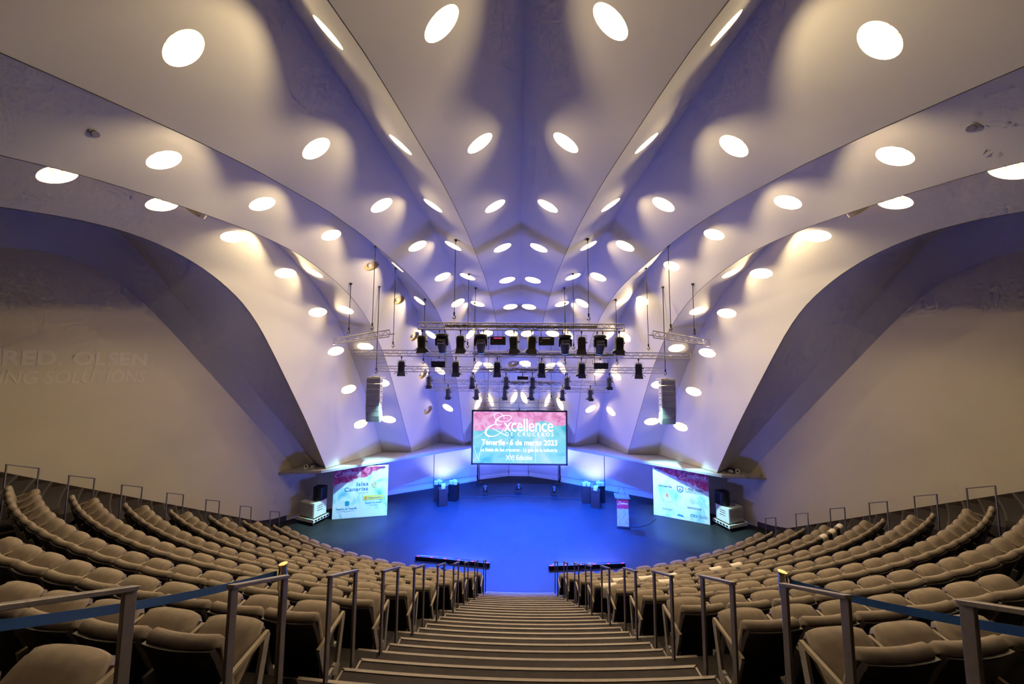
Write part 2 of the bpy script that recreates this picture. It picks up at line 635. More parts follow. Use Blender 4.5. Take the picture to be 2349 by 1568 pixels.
# ------------------------------------------------------------------ side walls
for sg, nm in ((-1, 'wall_left'), (1, 'wall_right')):
    ss = list(np.linspace(0, 1, 90) ** 1.3)
    tops = fold(9, np.array(ss))
    m_ = MB()
    sd = Vector((math.sin(WA), math.cos(WA)))
    c0 = Vector((-WX, WY)) + sd * 1.05
    base = [(c0.x, c0.y, 2.1)] + [tuple(p) for p in tops]
    for (x, y, z) in base:
        R = math.hypot(x, YC - y)
        zf = max(0, DZ * ((R - R1) / DR + .2)) - .4
        m_.v += [(-sg * x, y, min(zf, z - .1)), (-sg * x, y, z)]
    for k in range(len(base) - 1):
        m_.f.append((2 * k, 2 * k + 2, 2 * k + 3, 2 * k + 1))
    struct(m_.build(nm, MT['wall']))
    # dark skirting following the rake
    m2 = MB()
    for k in range(60):
        s0 = k * .36
        for s_ in (s0, s0 + .36):
            pass
    pts = []
    for k in range(40):
        s_ = .1 + k * .5
        x, y = -WX - s_ * math.sin(WA), WY - s_ * math.cos(WA)
        R = math.hypot(x, YC - y)
        pts.append((x, y, max(0, DZ * ((R - R1) / DR + .35))))
    for k in range(len(pts) - 1):
        (x0, y0, z0), (x1, y1, z1) = pts[k], pts[k + 1]
        off = Vector((math.cos(WA), -math.sin(WA), 0)) * .015
        a = [Vector((x0, y0, z0 - .3)), Vector((x1, y1, z1 - .3)), Vector((x1, y1, z1 + .22)), Vector((x0, y0, z0 + .22))]
        q = [p for p in a] + [p + off for p in a]
        m2.hexa([Vector((-sg * p.x, p.y, p.z)) for p in q])
    b = struct(m2.build('baseboard_left' if sg < 0 else 'baseboard_right', MT['skirt']))
    # return wall behind the sponsor boards with a dark doorway
    m3 = MB()
    A, B = Vector((c0.x, c0.y, 0)), Vector((-7.05, 17.62, 0))
    d = (B - A).normalized()
    nrm = Vector((d.y, -d.x, 0)) * .12
    dl, dr = A + d * 1.5, A + d * 2.75

    def wallbox(p, q, z0, z1):
        ps = [p, q, q - nrm, p - nrm]
        m3.hexa([Vector((-sg * v.x, v.y, z0)) for v in ps] + [Vector((-sg * v.x, v.y, z1)) for v in ps])
    wallbox(A, dl, 0, 2.3)
    wallbox(dr, B, 0, 2.3)
    wallbox(dl, dr, 2.1, 2.3)
    struct(m3.build('wall_return_left' if sg < 0 else 'wall_return_right', MT['stagewall']))
    m4 = MB()
    ps = [dl - nrm * .7, dr - nrm * .7, dr - nrm * 1.1, dl - nrm * 1.1]
    m4.hexa([Vector((-sg * v.x, v.y, 0)) for v in ps] + [Vector((-sg * v.x, v.y, 2.1)) for v in ps])
    struct(m4.build('door_1' if sg < 0 else 'door_2', MT['black']))

# rear wall behind the camera
struct(MB().add([(-30, YB, 3), (30, YB, 3), (30, YB, 16), (-30, YB, 16)], [(0, 1, 2, 3)]).build('wall_rear', MT['wall']))

# ------------------------------------------------------------------ stage floor, stage back wall, ledge
st = [(-30, 25), (30, 25), (30, 9.5), (-30, 9.5)]
struct(MB().prism([(-16, 8), (16, 8), (16, 24), (-16, 24)], -.2, 0).build('floor', MT['stage']))
wb = struct(empty('wall_back', (0, 20, 0)))


def back_panel(a, b, z1=2.32, lean=0.):
    a, b = Vector((*a, 0)), Vector((*b, 0))
    d = (b - a).normalized()
    n = Vector((-d.y, d.x, 0))
    if n.y < 0:
        n = -n
    o = Vector((0, 20, 0))
    ps = [a, b, b + n * .06, a + n * .06]
    MB().hexa([p - o + Vector((0, 0, .34)) for p in ps] + [p - o + Vector((0, 0, z1)) for p in ps]).build('panel', MT['stagewall'], wb)
    ps = [a + n * .05, b + n * .05, b + n * .1, a + n * .1]
    MB().hexa([p - o + Vector((0, 0, .1)) for p in ps] + [p - o + Vector((0, 0, .36)) for p in ps]).build('plinth_board', MT['stagewall'], wb)
    ps = [a - n * .03, b - n * .03, b + n * .06, a + n * .06]
    MB().hexa([p - o for p in ps] + [p - o + Vector((0, 0, .10)) for p in ps]).build('skirting', MT['white'], wb)


back_panel((-.6, 20.87), (.6, 20.87))
for sg in (-1, 1):
    back_panel((sg * 2.45, 20.12), (sg * .62, 20.87))
    back_panel((sg * 4.8, 18.72), (sg * 2.5, 19.93))
    back_panel((sg * 7.02, 17.58), (sg * 4.83, 18.70))
# rail across the middle panel
MB().beam((-.58, .82, 1.15), (.58, .82, 1.15), .04, .05).build('panel_rail', MT['white'], wb)

led = [(-10.9, 14.45, 2.12), (-8.45, 13.98, 2.38), (-6.1, 15.72, 2.38), (-2.7, 18.42, 2.38), (0, 19.0, 2.38)]
back = [(-10.4, 15.6, 2.2), (-9.9, 16.6, 2.4), (-7.7, 18.2, 2.4), (-4.9, 20.6, 2.4), (0, 21.2, 2.4)]
m_ = MB()
L5 = led + [(-x, y, z) for x, y, z in led[-2::-1]]
B5 = back + [(-x, y, z) for x, y, z in back[-2::-1]]
n = len(L5)
for z_ in (0, -.10):
    m_.v += [(x, y, z + z_) for x, y, z in L5] + [(x, y, z + z_) for x, y, z in B5]
for k in range(n - 1):
    m_.f += [(k, k + 1, n + k + 1, n + k), (2 * n + k, 3 * n + k, 3 * n + k + 1, 2 * n + k + 1), (k, 2 * n + k, 2 * n + k + 1, k + 1)]
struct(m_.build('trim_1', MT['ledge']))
# wall behind the ledge closing the hall above the stage
m_ = MB()
for k in range(n - 1):
    a, b = B5[k], B5[k + 1]
    b_ = len(m_.v)
    m_.v += [(a[0], a[1], 0), (b[0], b[1], 0), (b[0], b[1], 2.4), (a[0], a[1], 2.4)]
    m_.f.append((b_, b_ + 1, b_ + 2, b_ + 3))
struct(m_.build('wall_stage_rear', MT['black']))


# ------------------------------------------------------------------ raked tiers and stairs
def arc(R, a0, a1, n, z):
    return [pol(R, a0 + (a1 - a0) * k / n, z) for k in range(n + 1)]


NT = 13
for k in range(2, NT + 1):
    r0, r1 = rowR(k - 1) + .15, rowR(k) + .15
    z = DZ * (k - 1)
    w0, w1 = wall_angle(r0) - .004, wall_angle(r1) - .004
    m_ = MB()
    n = 60
    A, B = arc(r0, -w0, w0, n, z), arc(r1, -w1, w1, n, z)
    m_.v = A + B + arc(r0, -w0, w0, n, z - DZ - .02)
    for q in range(n):
        m_.f += [(q, q + 1, n + 1 + q + 1, n + 1 + q), (q, 2 * n + 2 + q, 2 * n + 3 + q, q + 1)]
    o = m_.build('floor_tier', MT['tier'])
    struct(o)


def half_w(j):
    """half width of the narrow steps of the middle stair at step j"""
    return .98 + .0365 * j


def step(parent, j, a0, a1, narrow, nm='nosing'):
    R = rowR(j / 3) + .15
    z = DZ / 3 * j
    r2 = R + DR / 3 + .01
    n = 14
    z0 = z - DZ / 3 - .01
    m_ = MB()
    A, B = arc(R, a0, a1, n, z), arc(r2, a0, a1, n, z)
    m_.v = A + B + arc(R, a0, a1, n, z0) + arc(r2, a0, a1, n, z0 - .3)
    N = n + 1
    for q in range(n):
        m_.f += [(q, q + 1, N + q + 1, N + q), (q, 2 * N + q, 2 * N + q + 1, q + 1)]
    m_.f += [(0, N, 3 * N, 2 * N), (n, 2 * N + n, 3 * N + n, N + n)]
    if not narrow:
        m_.v = [(x, y, zz + .004) for x, y, zz in m_.v]
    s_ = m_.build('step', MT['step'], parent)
    m_ = MB()
    e = .007
    a_in = .020 / R
    m_.v = arc(R - .012, a0, a1, n, z + e) + arc(R + .017, a0, a1, n, z + e) + arc(R - .012, a0, a1, n, z - .03)
    for q in range(n):
        m_.f += [(q, q + 1, N + q + 1, N + q), (q, 2 * N + q, 2 * N + q + 1, q + 1)]
    if narrow:
        for aa, ab in ((a0, a0 + a_in), (a1 - a_in, a1)):
            b_ = len(m_.v)
            m_.v += [pol(R, aa, z + e), pol(R, ab, z + e), pol(r2, ab * R / r2, z + e), pol(r2, aa * R / r2, z + e)]
            m_.f.append((b_, b_ + 1, b_ + 2, b_ + 3))
    m_.build('nosing', MT[nm], s_)
    return s_


stair = struct(empty('floor_central_stair'))
for j in range(1, 37):
    R = rowR(j / 3) + .15
    hw = half_w(j) + (0 if j % 3 else .22)
    a = math.asin(hw / R)
    step(stair, j, -a, a, j % 3 != 0)
for sg in (-1, 1):
    sd_ = struct(empty('floor_side_stair'))
    for j in range(1, 31):
        R = rowR(j / 3) + .15
        a0, a1 = math.radians(34.6), wall_angle(R) - .006
        step(sd_, j, sg * a0 if sg > 0 else -a1, sg * a1 if sg > 0 else -a0, False, 'nosing_dark')

# ------------------------------------------------------------------ seats
CURV = .36


def back_profile():
    # closed loop (y forward, z up) of the padded back; the rear roll folds over the shell
    return [(.180, .46), (.140, .58), (.088, .74), (.055, .86), (.042, .905), (.024, .932), (-.002, .940), (-.026, .930), (-.042, .905), (-.042, .880), (-.018, .866), (.012, .85), (.09, .46)]


def make_back():
    prof = back_profile()
    cy = sum(p[0] for p in prof) / len(prof)
    m_ = MB()
    xs = [-.274, -.269, -.252, -.21, -.15, -.07, 0, .07, .15, .21, .252, .269, .274]
    sc = {0: .55, 1: .82, 2: .97, 10: .97, 11: .82, 12: .55}
    n = len(prof)
    for i, x in enumerate(xs):
        s_ = sc.get(i, 1)
        for j, (y, z) in enumerate(prof):
            t = max(0, min(1, (z - .46) / .49))
            cyl = .140 - .140 * t           # centre line of the leaning pad
            yy = cyl + (y - cyl) * s_ + CURV * x * x * (.35 + .65 * t)
            zz = z if z < .8 else .88 + (z - .88) * (s_ if z > .88 else 1)
            m_.v.append((x, yy, zz))
    for i in range(len(xs) - 1):
        for j in range(n):
            j2 = (j + 1) % n
            m_.f.append((i * n + j, i * n + j2, (i + 1) * n + j2, (i + 1) * n + j))
    m_.f += [tuple(range(n))[::-1], tuple((len(xs) - 1) * n + j for j in range(n))]
    return m_.mesh('back_cushion', MT['fabric'], smooth=True)


def make_back_shell():
    m_ = MB()
    xs = [-.270, -.2, -.1, 0, .1, .2, .270]
    prof = [(-.062, .880), (-.058, .860), (-.028, .80), (.05, .60), (.115, .34), (.15, .34), (.09, .60), (.0, .82), (-.03, .880)]
    n = len(prof)
    for x in xs:
        for (y, z) in prof:
            m_.v.append((x, y + CURV * x * x * (.35 + .65 * max(0, (z - .34) / .53)), z))
    for i in range(len(xs) - 1):
        for j in range(n):
            j2 = (j + 1) % n
            m_.f.append((i * n + j, i * n + j2, (i + 1) * n + j2, (i + 1) * n + j))
    m_.f += [tuple(range(n))[::-1], tuple((len(xs) - 1) * n + j for j in range(n))]
    return m_.mesh('back_shell', MT['shell'])


TIP = math.radians(50)


def tip(m_):
    R = Matrix.Rotation(TIP, 4, 'X')
    return m_.xf(Matrix.Translation((0, .185, .425)) @ R)


def make_seat_cushion():
    m_ = MB()
    nx, ny = 11, 9
    W_, L_ = .262, .41

    def shape(i, j, top):
        u, v = -1 + 2 * i / nx, j / ny
        wv = W_ * (1 - .10 * max(0, (v - .6) / .4) ** 2)
        x = u * wv
        y = v * L_ - .028 * abs(u) ** 3 * v
        edge = (1 - abs(u) ** 6) * (1 - abs(2 * v - 1) ** 6)
        z = (.045 + .060 * edge ** .6) if top else (.010)
        return (x, y, z)
    for top in (True, False):
        for j in range(ny + 1):
            for i in range(nx + 1):
                m_.v.append(shape(i, j, top))
    N = (nx + 1) * (ny + 1)
    idx = lambda i, j, t: (0 if t else N) + j * (nx + 1) + i
    for j in range(ny):
        for i in range(nx):
            m_.f.append((idx(i, j, 1), idx(i + 1, j, 1), idx(i + 1, j + 1, 1), idx(i, j + 1, 1)))
            m_.f.append((idx(i, j, 0), idx(i, j + 1, 0), idx(i + 1, j + 1, 0), idx(i + 1, j, 0)))
    for i in range(nx):
        m_.f.append((idx(i, 0, 0), idx(i + 1, 0, 0), idx(i + 1, 0, 1), idx(i, 0, 1)))
        m_.f.append((idx(i, ny, 1), idx(i + 1, ny, 1), idx(i + 1, ny, 0), idx(i, ny, 0)))
    for j in range(ny):
        m_.f.append((idx(0, j, 1), idx(0, j + 1, 1), idx(0, j + 1, 0), idx(0, j, 0)))
        m_.f.append((idx(nx, j, 0), idx(nx, j + 1, 0), idx(nx, j + 1, 1), idx(nx, j, 1)))
    return tip(m_).mesh('seat_cushion', MT['fabric'], smooth=True)


def make_seat_shell():
    m_ = MB()
    poly = [(-.24, -.01), (.24, -.01), (.246, .2), (.236, .35), (.19, .385), (-.19, .385), (-.236, .35), (-.246, .2)]
    m_.prism(poly, -.038, .012)
    return tip(m_).mesh('seat_shell', MT['seatshell'])


def make_arm():
    m_ = MB()
    m_.beam((0, .02, .60), (0, .40, .685), .032, .028)
    return m_.mesh('armrest', MT['arm'])


def make_strut():
    m_ = MB()
    m_.beam((0, .385, .67), (0, .30, .14), .03, .05, (0, 1, 0))
    m_.beam((0, .05, .59), (0, .20, .05), .03, .06, (0, 1, 0))
    m_.beam((0, .16, .22), (0, .31, .24), .03, .05)
    m_.beam((0, .30, .15), (0, .20, 0), .03, .06, (0, 1, 0))
    m_.lathe([(.055, -.017), (.055, .017)], (0, .29, .22), 12, Matrix.Rotation(math.pi / 2, 3, 'Y'))
    return m_.mesh('support', MT['strut'])


def make_pedestal():
    m_ = MB()
    m_.box((0, .2, .2), (.42, .05, .40))
    return m_.mesh('pedestal', MT['shell'])


ME = {'back_cushion': make_back(), 'back_shell': make_back_shell(), 'seat_cushion': make_seat_cushion(), 'seat_shell': make_seat_shell(), 'pedestal': make_pedestal()}
ARM, STRUT = make_arm(), make_strut()
INNER = [0, 1.13, 1.235, 1.35, 1.45, 1.62, 1.74, 1.865, 2.0, 2.14, 2.27, 2.4]
ORD = ['', 'front', 'second', 'third', 'fourth', 'fifth', 'sixth', 'seventh', 'eighth', 'ninth', 'tenth', 'eleventh']
PITCH_S = .592


def rot_to_c(x, y):
    d = Vector((-x, YC - y, 0)).normalized()
    return math.atan2(-d.x, d.y)


def visible(p):
    d = Vector(p) - CAM
    z = d.dot(fwd.normalized())
    if z < .15:
        return False
    px = d.dot(rgt) / z * F_PX
    py = -d.dot(upv) / z * F_PX
    return abs(px) < 1174 + 160 * 1.5 / z + 60 and py < 784 + 330


def seat(x, y, z, rz, side, last, label, group, first=False):
    o = empty('auditorium_seat', (x, y, z), rz)
    tag(o, label, 'seat', group)
    for nm, me in ME.items():
        mk(nm, me, o)
    for sx in ([-side * .296] + ([side * .296] if last else [])):
        a = mk('armrest', ARM, o)
        a.location = (sx, 0, 0)
        a = mk('support', STRUT, o)
        a.location = (sx, 0, 0)
    return o


BLOCK = {-1: 'lettered wall block', 1: 'lectern side block'}
seat_pos = {}
for k in range(1, 12):
    R = rowR(k)
    for side in (-1, 1):
        a = math.asin((INNER[k] + .296) / R)
        a1 = math.radians(33.2) - .3 / R
        n = int((a1 - a) / (PITCH_S / R)) + 1
        da = (a1 - a) / max(1, n - 1)
        for i in range(n):
            p = pol(R, side * (a + da * i), DZ * (k - 1))
            if not (visible((p[0], p[1], p[2] + .94)) or visible((p[0], p[1], p[2] + .5))):
                continue
            if p[1] < .55:
                continue
            lab = 'beige tip-up seat, %s from the central stairs, %s, %s' % (ORDINAL[i], ORD[k] + ' row from the stage' if k > 1 else 'front row by the stage', BLOCK[side])
            o = seat(p[0], p[1], p[2], rot_to_c(p[0], p[1]), side, i == n - 1, lab, 'tip-up auditorium seats')
            seat_pos[(k, side, i)] = (p, o)

# paper covers hung over some seat backs on the lectern side
PAPERS = [(3, 1), (3, 2), (3, 3), (3, 5), (3, 6), (4, 0), (4, 2)] + [(3, j) for j in range(20) if (3, 1, j) in seat_pos][-3:]
for (k, i) in PAPERS:
    if (k, 1, i) not in seat_pos:
        continue
    p, so = seat_pos[(k, 1, i)]
    o = empty('paper_cover', so.location, so.rotation_euler.z)
    m_ = MB()
    prof = [(-.085, .74), (-.072, .90), (-.055, .935), (.005, .958), (.062, .93), (.085, .86)]
    for x in (-.17, -.08, .0, .08, .17):
        for (y, z) in prof:
            m_.v.append((x, y + CURV * x * x, z))
        for (y, z) in prof:
            m_.v.append((x, y + CURV * x * x + .004, z - .004))
    n = 2 * len(prof)
    h = len(prof)
    for q in range(4):
        for j in range(h - 1):
            m_.f.append((q * n + j, q * n + j + 1, (q + 1) * n + j + 1, (q + 1) * n + j))
            m_.f.append((q * n + h + j, (q + 1) * n + h + j, (q + 1) * n + h + j + 1, q * n + h + j + 1))
    bpy.data.objects.remove(o)
    o = m_.build('paper_cover', MT['paper'], smooth=True)
    o.location = so.location
    o.rotation_euler = so.rotation_euler
    tag(o, 'pale paper over the %s seat back from the stairs, %s row' % (ORDINAL[i], ORD[k]), 'paper', 'paper seat covers')

# ------------------------------------------------------------------ handrails
XP = [0, 1.03, 1.165, 1.285, 1.36, 1.465, 1.59, 1.68, 1.80, 1.91, 2.06, 2.2]


def handrail(near, far, label, group, wd=.052, th=.022):
    """two flat posts and a sloping top bar; near and far are (x,y,zfoot,ztop)"""
    o = empty('handrail', (near[0], near[1], near[2]))
    tag(o, label, 'handrail', group)
    O = Vector((near[0], near[1], near[2]))
    for q in (near, far):
        a, b = Vector((q[0], q[1], q[2])) - O, Vector((q[0], q[1], q[3])) - O
        d = Vector((far[0] - near[0], far[1] - near[1], 0)).normalized()
        MB().beam(a, b, th, wd, d).build('post', MT['steel'], o, bevel=.003)
    a, b = Vector((near[0], near[1], near[3])) - O, Vector((far[0], far[1], far[3])) - O
    d = (b - a).normalized() * wd * .5
    MB().beam(a - d, b + d, wd, th).build('top_bar', MT['steel'], o, bevel=.003)
    return o


for k in range(1, 11):
    for sg in (-1, 1):
        x = XP[k]
        rn, rf = rowR(k) + .17, rowR(k) - .28
        near = (sg * x, YC - math.sqrt(rn * rn - x * x), DZ * k + .004, DZ * k + .9)
        x2 = x - .015
        far = (sg * x2, YC - math.sqrt(rf * rf - x2 * x2), DZ * k - DZ * 2 / 3, DZ * k + .68)
        handrail(near, far, 'steel handrail hoop on the central stairs, %s row, %s' % (ORD[k], BLOCK[sg]), 'stair handrails row %d' % k)
for k in range(1, 8):
    for sg in (-1, 1):
        a, a2 = math.radians(33.6), math.radians(35.0)
        p, q = pol(rowR(k) + .05, sg * a), pol(rowR(k) - .40, sg * a2)
        near = (p[0], p[1], DZ * (k - 1), DZ * k + .9)
        far = (q[0], q[1], DZ * (k - 1), DZ * k + .60)
        handrail(near, far, 'thin steel handrail hoop near side wall, %s row, %s' % (ORD[k], BLOCK[sg]), 'wall side handrails row %d' % k, .03, .02)

# ------------------------------------------------------------------ barrier posts with blue belts
for sg in (-1, 1):
    side = BLOCK[sg]
    b = Vector((sg * 2.15, 2.92, DZ * 8))
    o = empty('barrier_post', b)
    tag(o, 'slim chrome barrier post with blue belt, beside the %s' % side, 'barrier post', 'barrier posts by the stairs')
    top = 5.10 - b.z
    MB().lathe([(.16, 0), (.16, .012), (.05, .03), (.022, .05), (.022, top - .2)], (0, 0, 0), 20).build('pole', MT['chrome'], o, smooth=True, angle=.6)
    MB().lathe([(.030, top - .2), (.032, top - .19), (.032, top - .02), (.030, top - .012)], (0, 0, 0), 20).build('head', MT['chrome'], o, smooth=True, angle=.6)
    MB().lathe([(.034, top - .012), (.036, top), (.034, top + .012), (.02, top + .016)], (0, 0, 0), 20).build('cap', MT['gold'], o, smooth=True, angle=.6)
    e = Vector((sg * 2.42, 1.165, 5.86))
    m_ = MB()
    n = 14
    for q in range(n + 1):
        t = q / n
        p = Vector((0, 0, top - .055)) * (1 - t) + (e - b) * t + Vector((sg * .03, -.03 * (1 - t), -.05 * 4 * t * (1 - t)))
        tw = .2 * math.sin(t * math.pi) * .03
        m_.v += [p + Vector((0, 0, .025)), p + Vector((tw, 0, -.025)), p + Vector((sg * .003, 0, .025)), p + Vector((tw + sg * .003, 0, -.025))]
    for q in range(n):
        c = q * 4
        m_.f += [(c, c + 1, c + 5, c + 4), (c + 2, c + 6, c + 7, c + 3), (c, c + 4, c + 6, c + 2), (c + 1, c + 3, c + 7, c + 5)]
    m_.build('belt', MT['belt'], o)
    # the post that takes the other end, up by the next row
    b2 = Vector((sg * 2.45, 1.12, DZ * 10))
    o2 = empty('barrier_post', b2)
    tag(o2, 'slim chrome barrier post receiving the blue belt beside the %s' % side, 'barrier post', 'upper barrier posts')
    t2 = .87
    MB().lathe([(.16, 0), (.16, .012), (.05, .03), (.022, .05), (.022, t2 - .2)], (0, 0, 0), 20).build('pole', MT['chrome'], o2, smooth=True, angle=.6)
    MB().lathe([(.030, t2 - .2), (.032, t2 - .19), (.032, t2 - .02), (.030, t2 - .012)], (0, 0, 0), 20).build('head', MT['chrome'], o2, smooth=True, angle=.6)

# ------------------------------------------------------------------ trusses and hoists
def truss(a, b, label, h=.25, r=.022, r2=.011, bay=.42, mid=None):
    a, b = Vector(a), Vector(b)
    o = empty('lighting_truss', a)
    tag(o, label, 'truss', 'cream lighting trusses')
    d = b - a
    L = d.length
    dn = d.normalized()
    for z in (0, -h):
        MB().tube([(0, 0, z), d + Vector((0, 0, z))], r, 8).build('chord', MT['truss'], o, smooth=True, angle=.8)
    side = dn.cross(Vector((0, 0, 1))).normalized()
    if side.y < 0:
        side = -side
    back = side * .22 + Vector((0, 0, -h / 2))
    MB().tube([back, d + back], r, 8).build('chord', MT['truss'], o, smooth=True, angle=.8)
    m_ = MB()
    n = max(4, int(L / bay))
    for k in range(n):
        t0, t1 = k / n, (k + .5) / n
        t2 = (k + 1) / n
        m_.tube([d * t0 + Vector((0, 0, -h)), d * t1], r2, 5)
        m_.tube([d * t1, d * t2 + Vector((0, 0, -h))], r2, 5)
        m_.tube([d * t0, d * t1 + back], r2, 5)
        m_.tube([d * t1 + back, d * t2], r2, 5)
    m_.tube([(0, 0, 0), (0, 0, -h)], r2, 5)
    m_.tube([d, d + Vector((0, 0, -h))], r2, 5)
    m_.build('lacing', MT['truss'], o)
    if mid:
        m0, m1 = mid
        MB().beam(d * m0 + Vector((0, .1, -h * .45)), d * m1 + Vector((0, .1, -h * .45)), .12, .10).build('cable_tray', MT['truss'], o)
        # loose black cables strung along the truss
        rr = random.Random(int(L * 1000))
        for q in range(5):
            s0 = m0 + (m1 - m0) * rr.random() * .7
            s1 = min(1, s0 + .10 + .12 * rr.random())
            pts = []
            for k in range(13):
                t = s0 + (s1 - s0) * k / 12
                pts.append(d * t + Vector((0, -.03, -h * (.2 + .9 * rr.random() * .6) - .12 * math.sin(math.pi * k / 12) * rr.random())))
            MB().tube(pts, .010, 4).build('cable', MT['cable'], o)
    return o


def hoist(top, bottom, label, r=.014):
    top, bottom = Vector(top) - Vector((0, 0, .004)), Vector(bottom) + Vector((0, 0, .034))
    o = empty('hanging_hoist', top)
    tag(o, label, 'hoist', 'hoist cables')
    d = bottom - top
    up = -d.normalized()
    MB().lathe([(.06, 0), (.06, -.03), (.03, -.08)], (0, 0, 0), 10).build('anchor', MT['darkgrey'], o)
    MB().tube([(0, 0, 0), d + up * .34], r, 5).build('cable', MT['cable'], o)
    hk = MB()
    hk.lathe([(.035, .34), (.035, .24), (.02, .22)], d, 8)
    pts = []
    for k in range(11):
        a = math.radians(100 - 280 * k / 10)
        pts.append(d + Vector((.05 * math.cos(a), 0, .15 + .055 * math.sin(a))))
    hk.tube([d + Vector((0, 0, .24))] + pts, .016, 6)
    hk.build('hook', MT['black'], o)
    MB().tube([d + Vector((0, 0, .10)), d + Vector((.012, 0, .05)), d], .008, 5).build('sling', MT['truss'], o)
    return o


T1 = truss((-3.78, 11.75, 8.45), (3.8, 11.75, 8.41), 'cream lighting truss hung closest to the seats with moving heads', mid=(.13, .87))
T2 = truss((-7.42, 14.1, 7.55), (7.4, 14.1, 7.47), 'widest cream lighting truss, carrying six barn-door lanterns and two floods', mid=(.36, .78))
T3 = truss((-6.62, 15.0, 6.84), (6.6, 15.0, 6.83), 'cream lighting truss behind the widest one, with six small spotlights', mid=(.36, .62))
T4 = truss((-4.5, 16.2, 6.18), (4.45, 16.2, 6.15), 'short cream lighting truss second from the screen, six small spotlights', h=.21, r=.018, mid=(.4, .7))
T5 = truss((-4.65, 16.8, 5.78), (4.65, 16.8, 5.76), 'empty short cream truss hung nearest the screen', h=.2, r=.018)
for sg in (-1, 1):
    truss((sg * 8.2, 14.0, 8.03), (sg * 4.85, 11.8, 8.18), 'short slanting cream truss above the %s' % ('lettered wall block' if sg < 0 else 'lectern side block'), bay=.5)


def ceil_z(x, y):
    """height of the folded ceiling above a plan point"""
    x = -abs(x)
    best = None
    for i in range(9):
        tt = np.linspace(0, 1, 400)
        A, B = fold(i, tt), fold(i + 1, tt)
        # crossing of the strip with the plan point: solve for u on each rung
        den = (B - A)
        px, py = x - A[:, 0], y - A[:, 1]
        cr = px * den[:, 1] - py * den[:, 0]
        sgn = np.where(np.diff(np.sign(cr)) != 0)[0]
        for k in sgn:
            L2 = den[k, 0] ** 2 + den[k, 1] ** 2
            u = (px[k] * den[k, 0] + py[k] * den[k, 1]) / L2
            if -.02 <= u <= 1.02:
                z = A[k, 2] * (1 - u) + B[k, 2] * u
                if best is None or z > best:
                    best = z
    return best if best is not None else 11.


for x, y, zt, what in ((-2.45, 11.75, 8.47, 'truss closest to the seats'), (2.5, 11.75, 8.43, 'truss closest to the seats'),
                       (-2.3, 14.1, 7.54, 'widest truss, inner'), (2.35, 14.1, 7.5, 'widest truss, inner'), (-5.6, 14.1, 7.55, 'widest truss, outer'), (5.6, 14.1, 7.49, 'widest truss, outer'),
                       (-2.1, 15.0, 6.85, 'spotlight truss, inner'), (2.1, 15.0, 6.85, 'spotlight truss, inner'), (-4.5, 15.0, 6.85, 'spotlight truss, outer'), (4.5, 15.0, 6.85, 'spotlight truss, outer'),
                       (-2.3, 16.2, 6.18, 'short truss, inner'), (2.3, 16.2, 6.17, 'short truss, inner'), (-3.9, 16.8, 5.79, 'empty short truss'), (3.9, 16.8, 5.77, 'empty short truss')):
    hoist((x, y, ceil_z(x, y)), (x, y, zt), 'black hoist cable and hook holding the %s, %s' % (what, 'lettered wall side' if x < 0 else 'lectern side'))
for sg in (-1, 1):
    for f_, w_ in ((.30, 'outer end'), (.72, 'inner end')):
        p = Vector((sg * 8.2, 14.0, 8.03)).lerp(Vector((sg * 4.85, 11.8, 8.18)), f_)
        hoist((p.x, p.y, ceil_z(p.x, p.y)), (p.x, p.y, p.z), 'black hoist cable at %s of the slanting truss, %s' % (w_, 'lettered wall side' if sg < 0 else 'lectern side'))


# ------------------------------------------------------------------ lanterns
def rx(a):
    return Matrix.Rotation(a, 4, 'X')


def ry(a):
    return Matrix.Rotation(a, 4, 'Y')


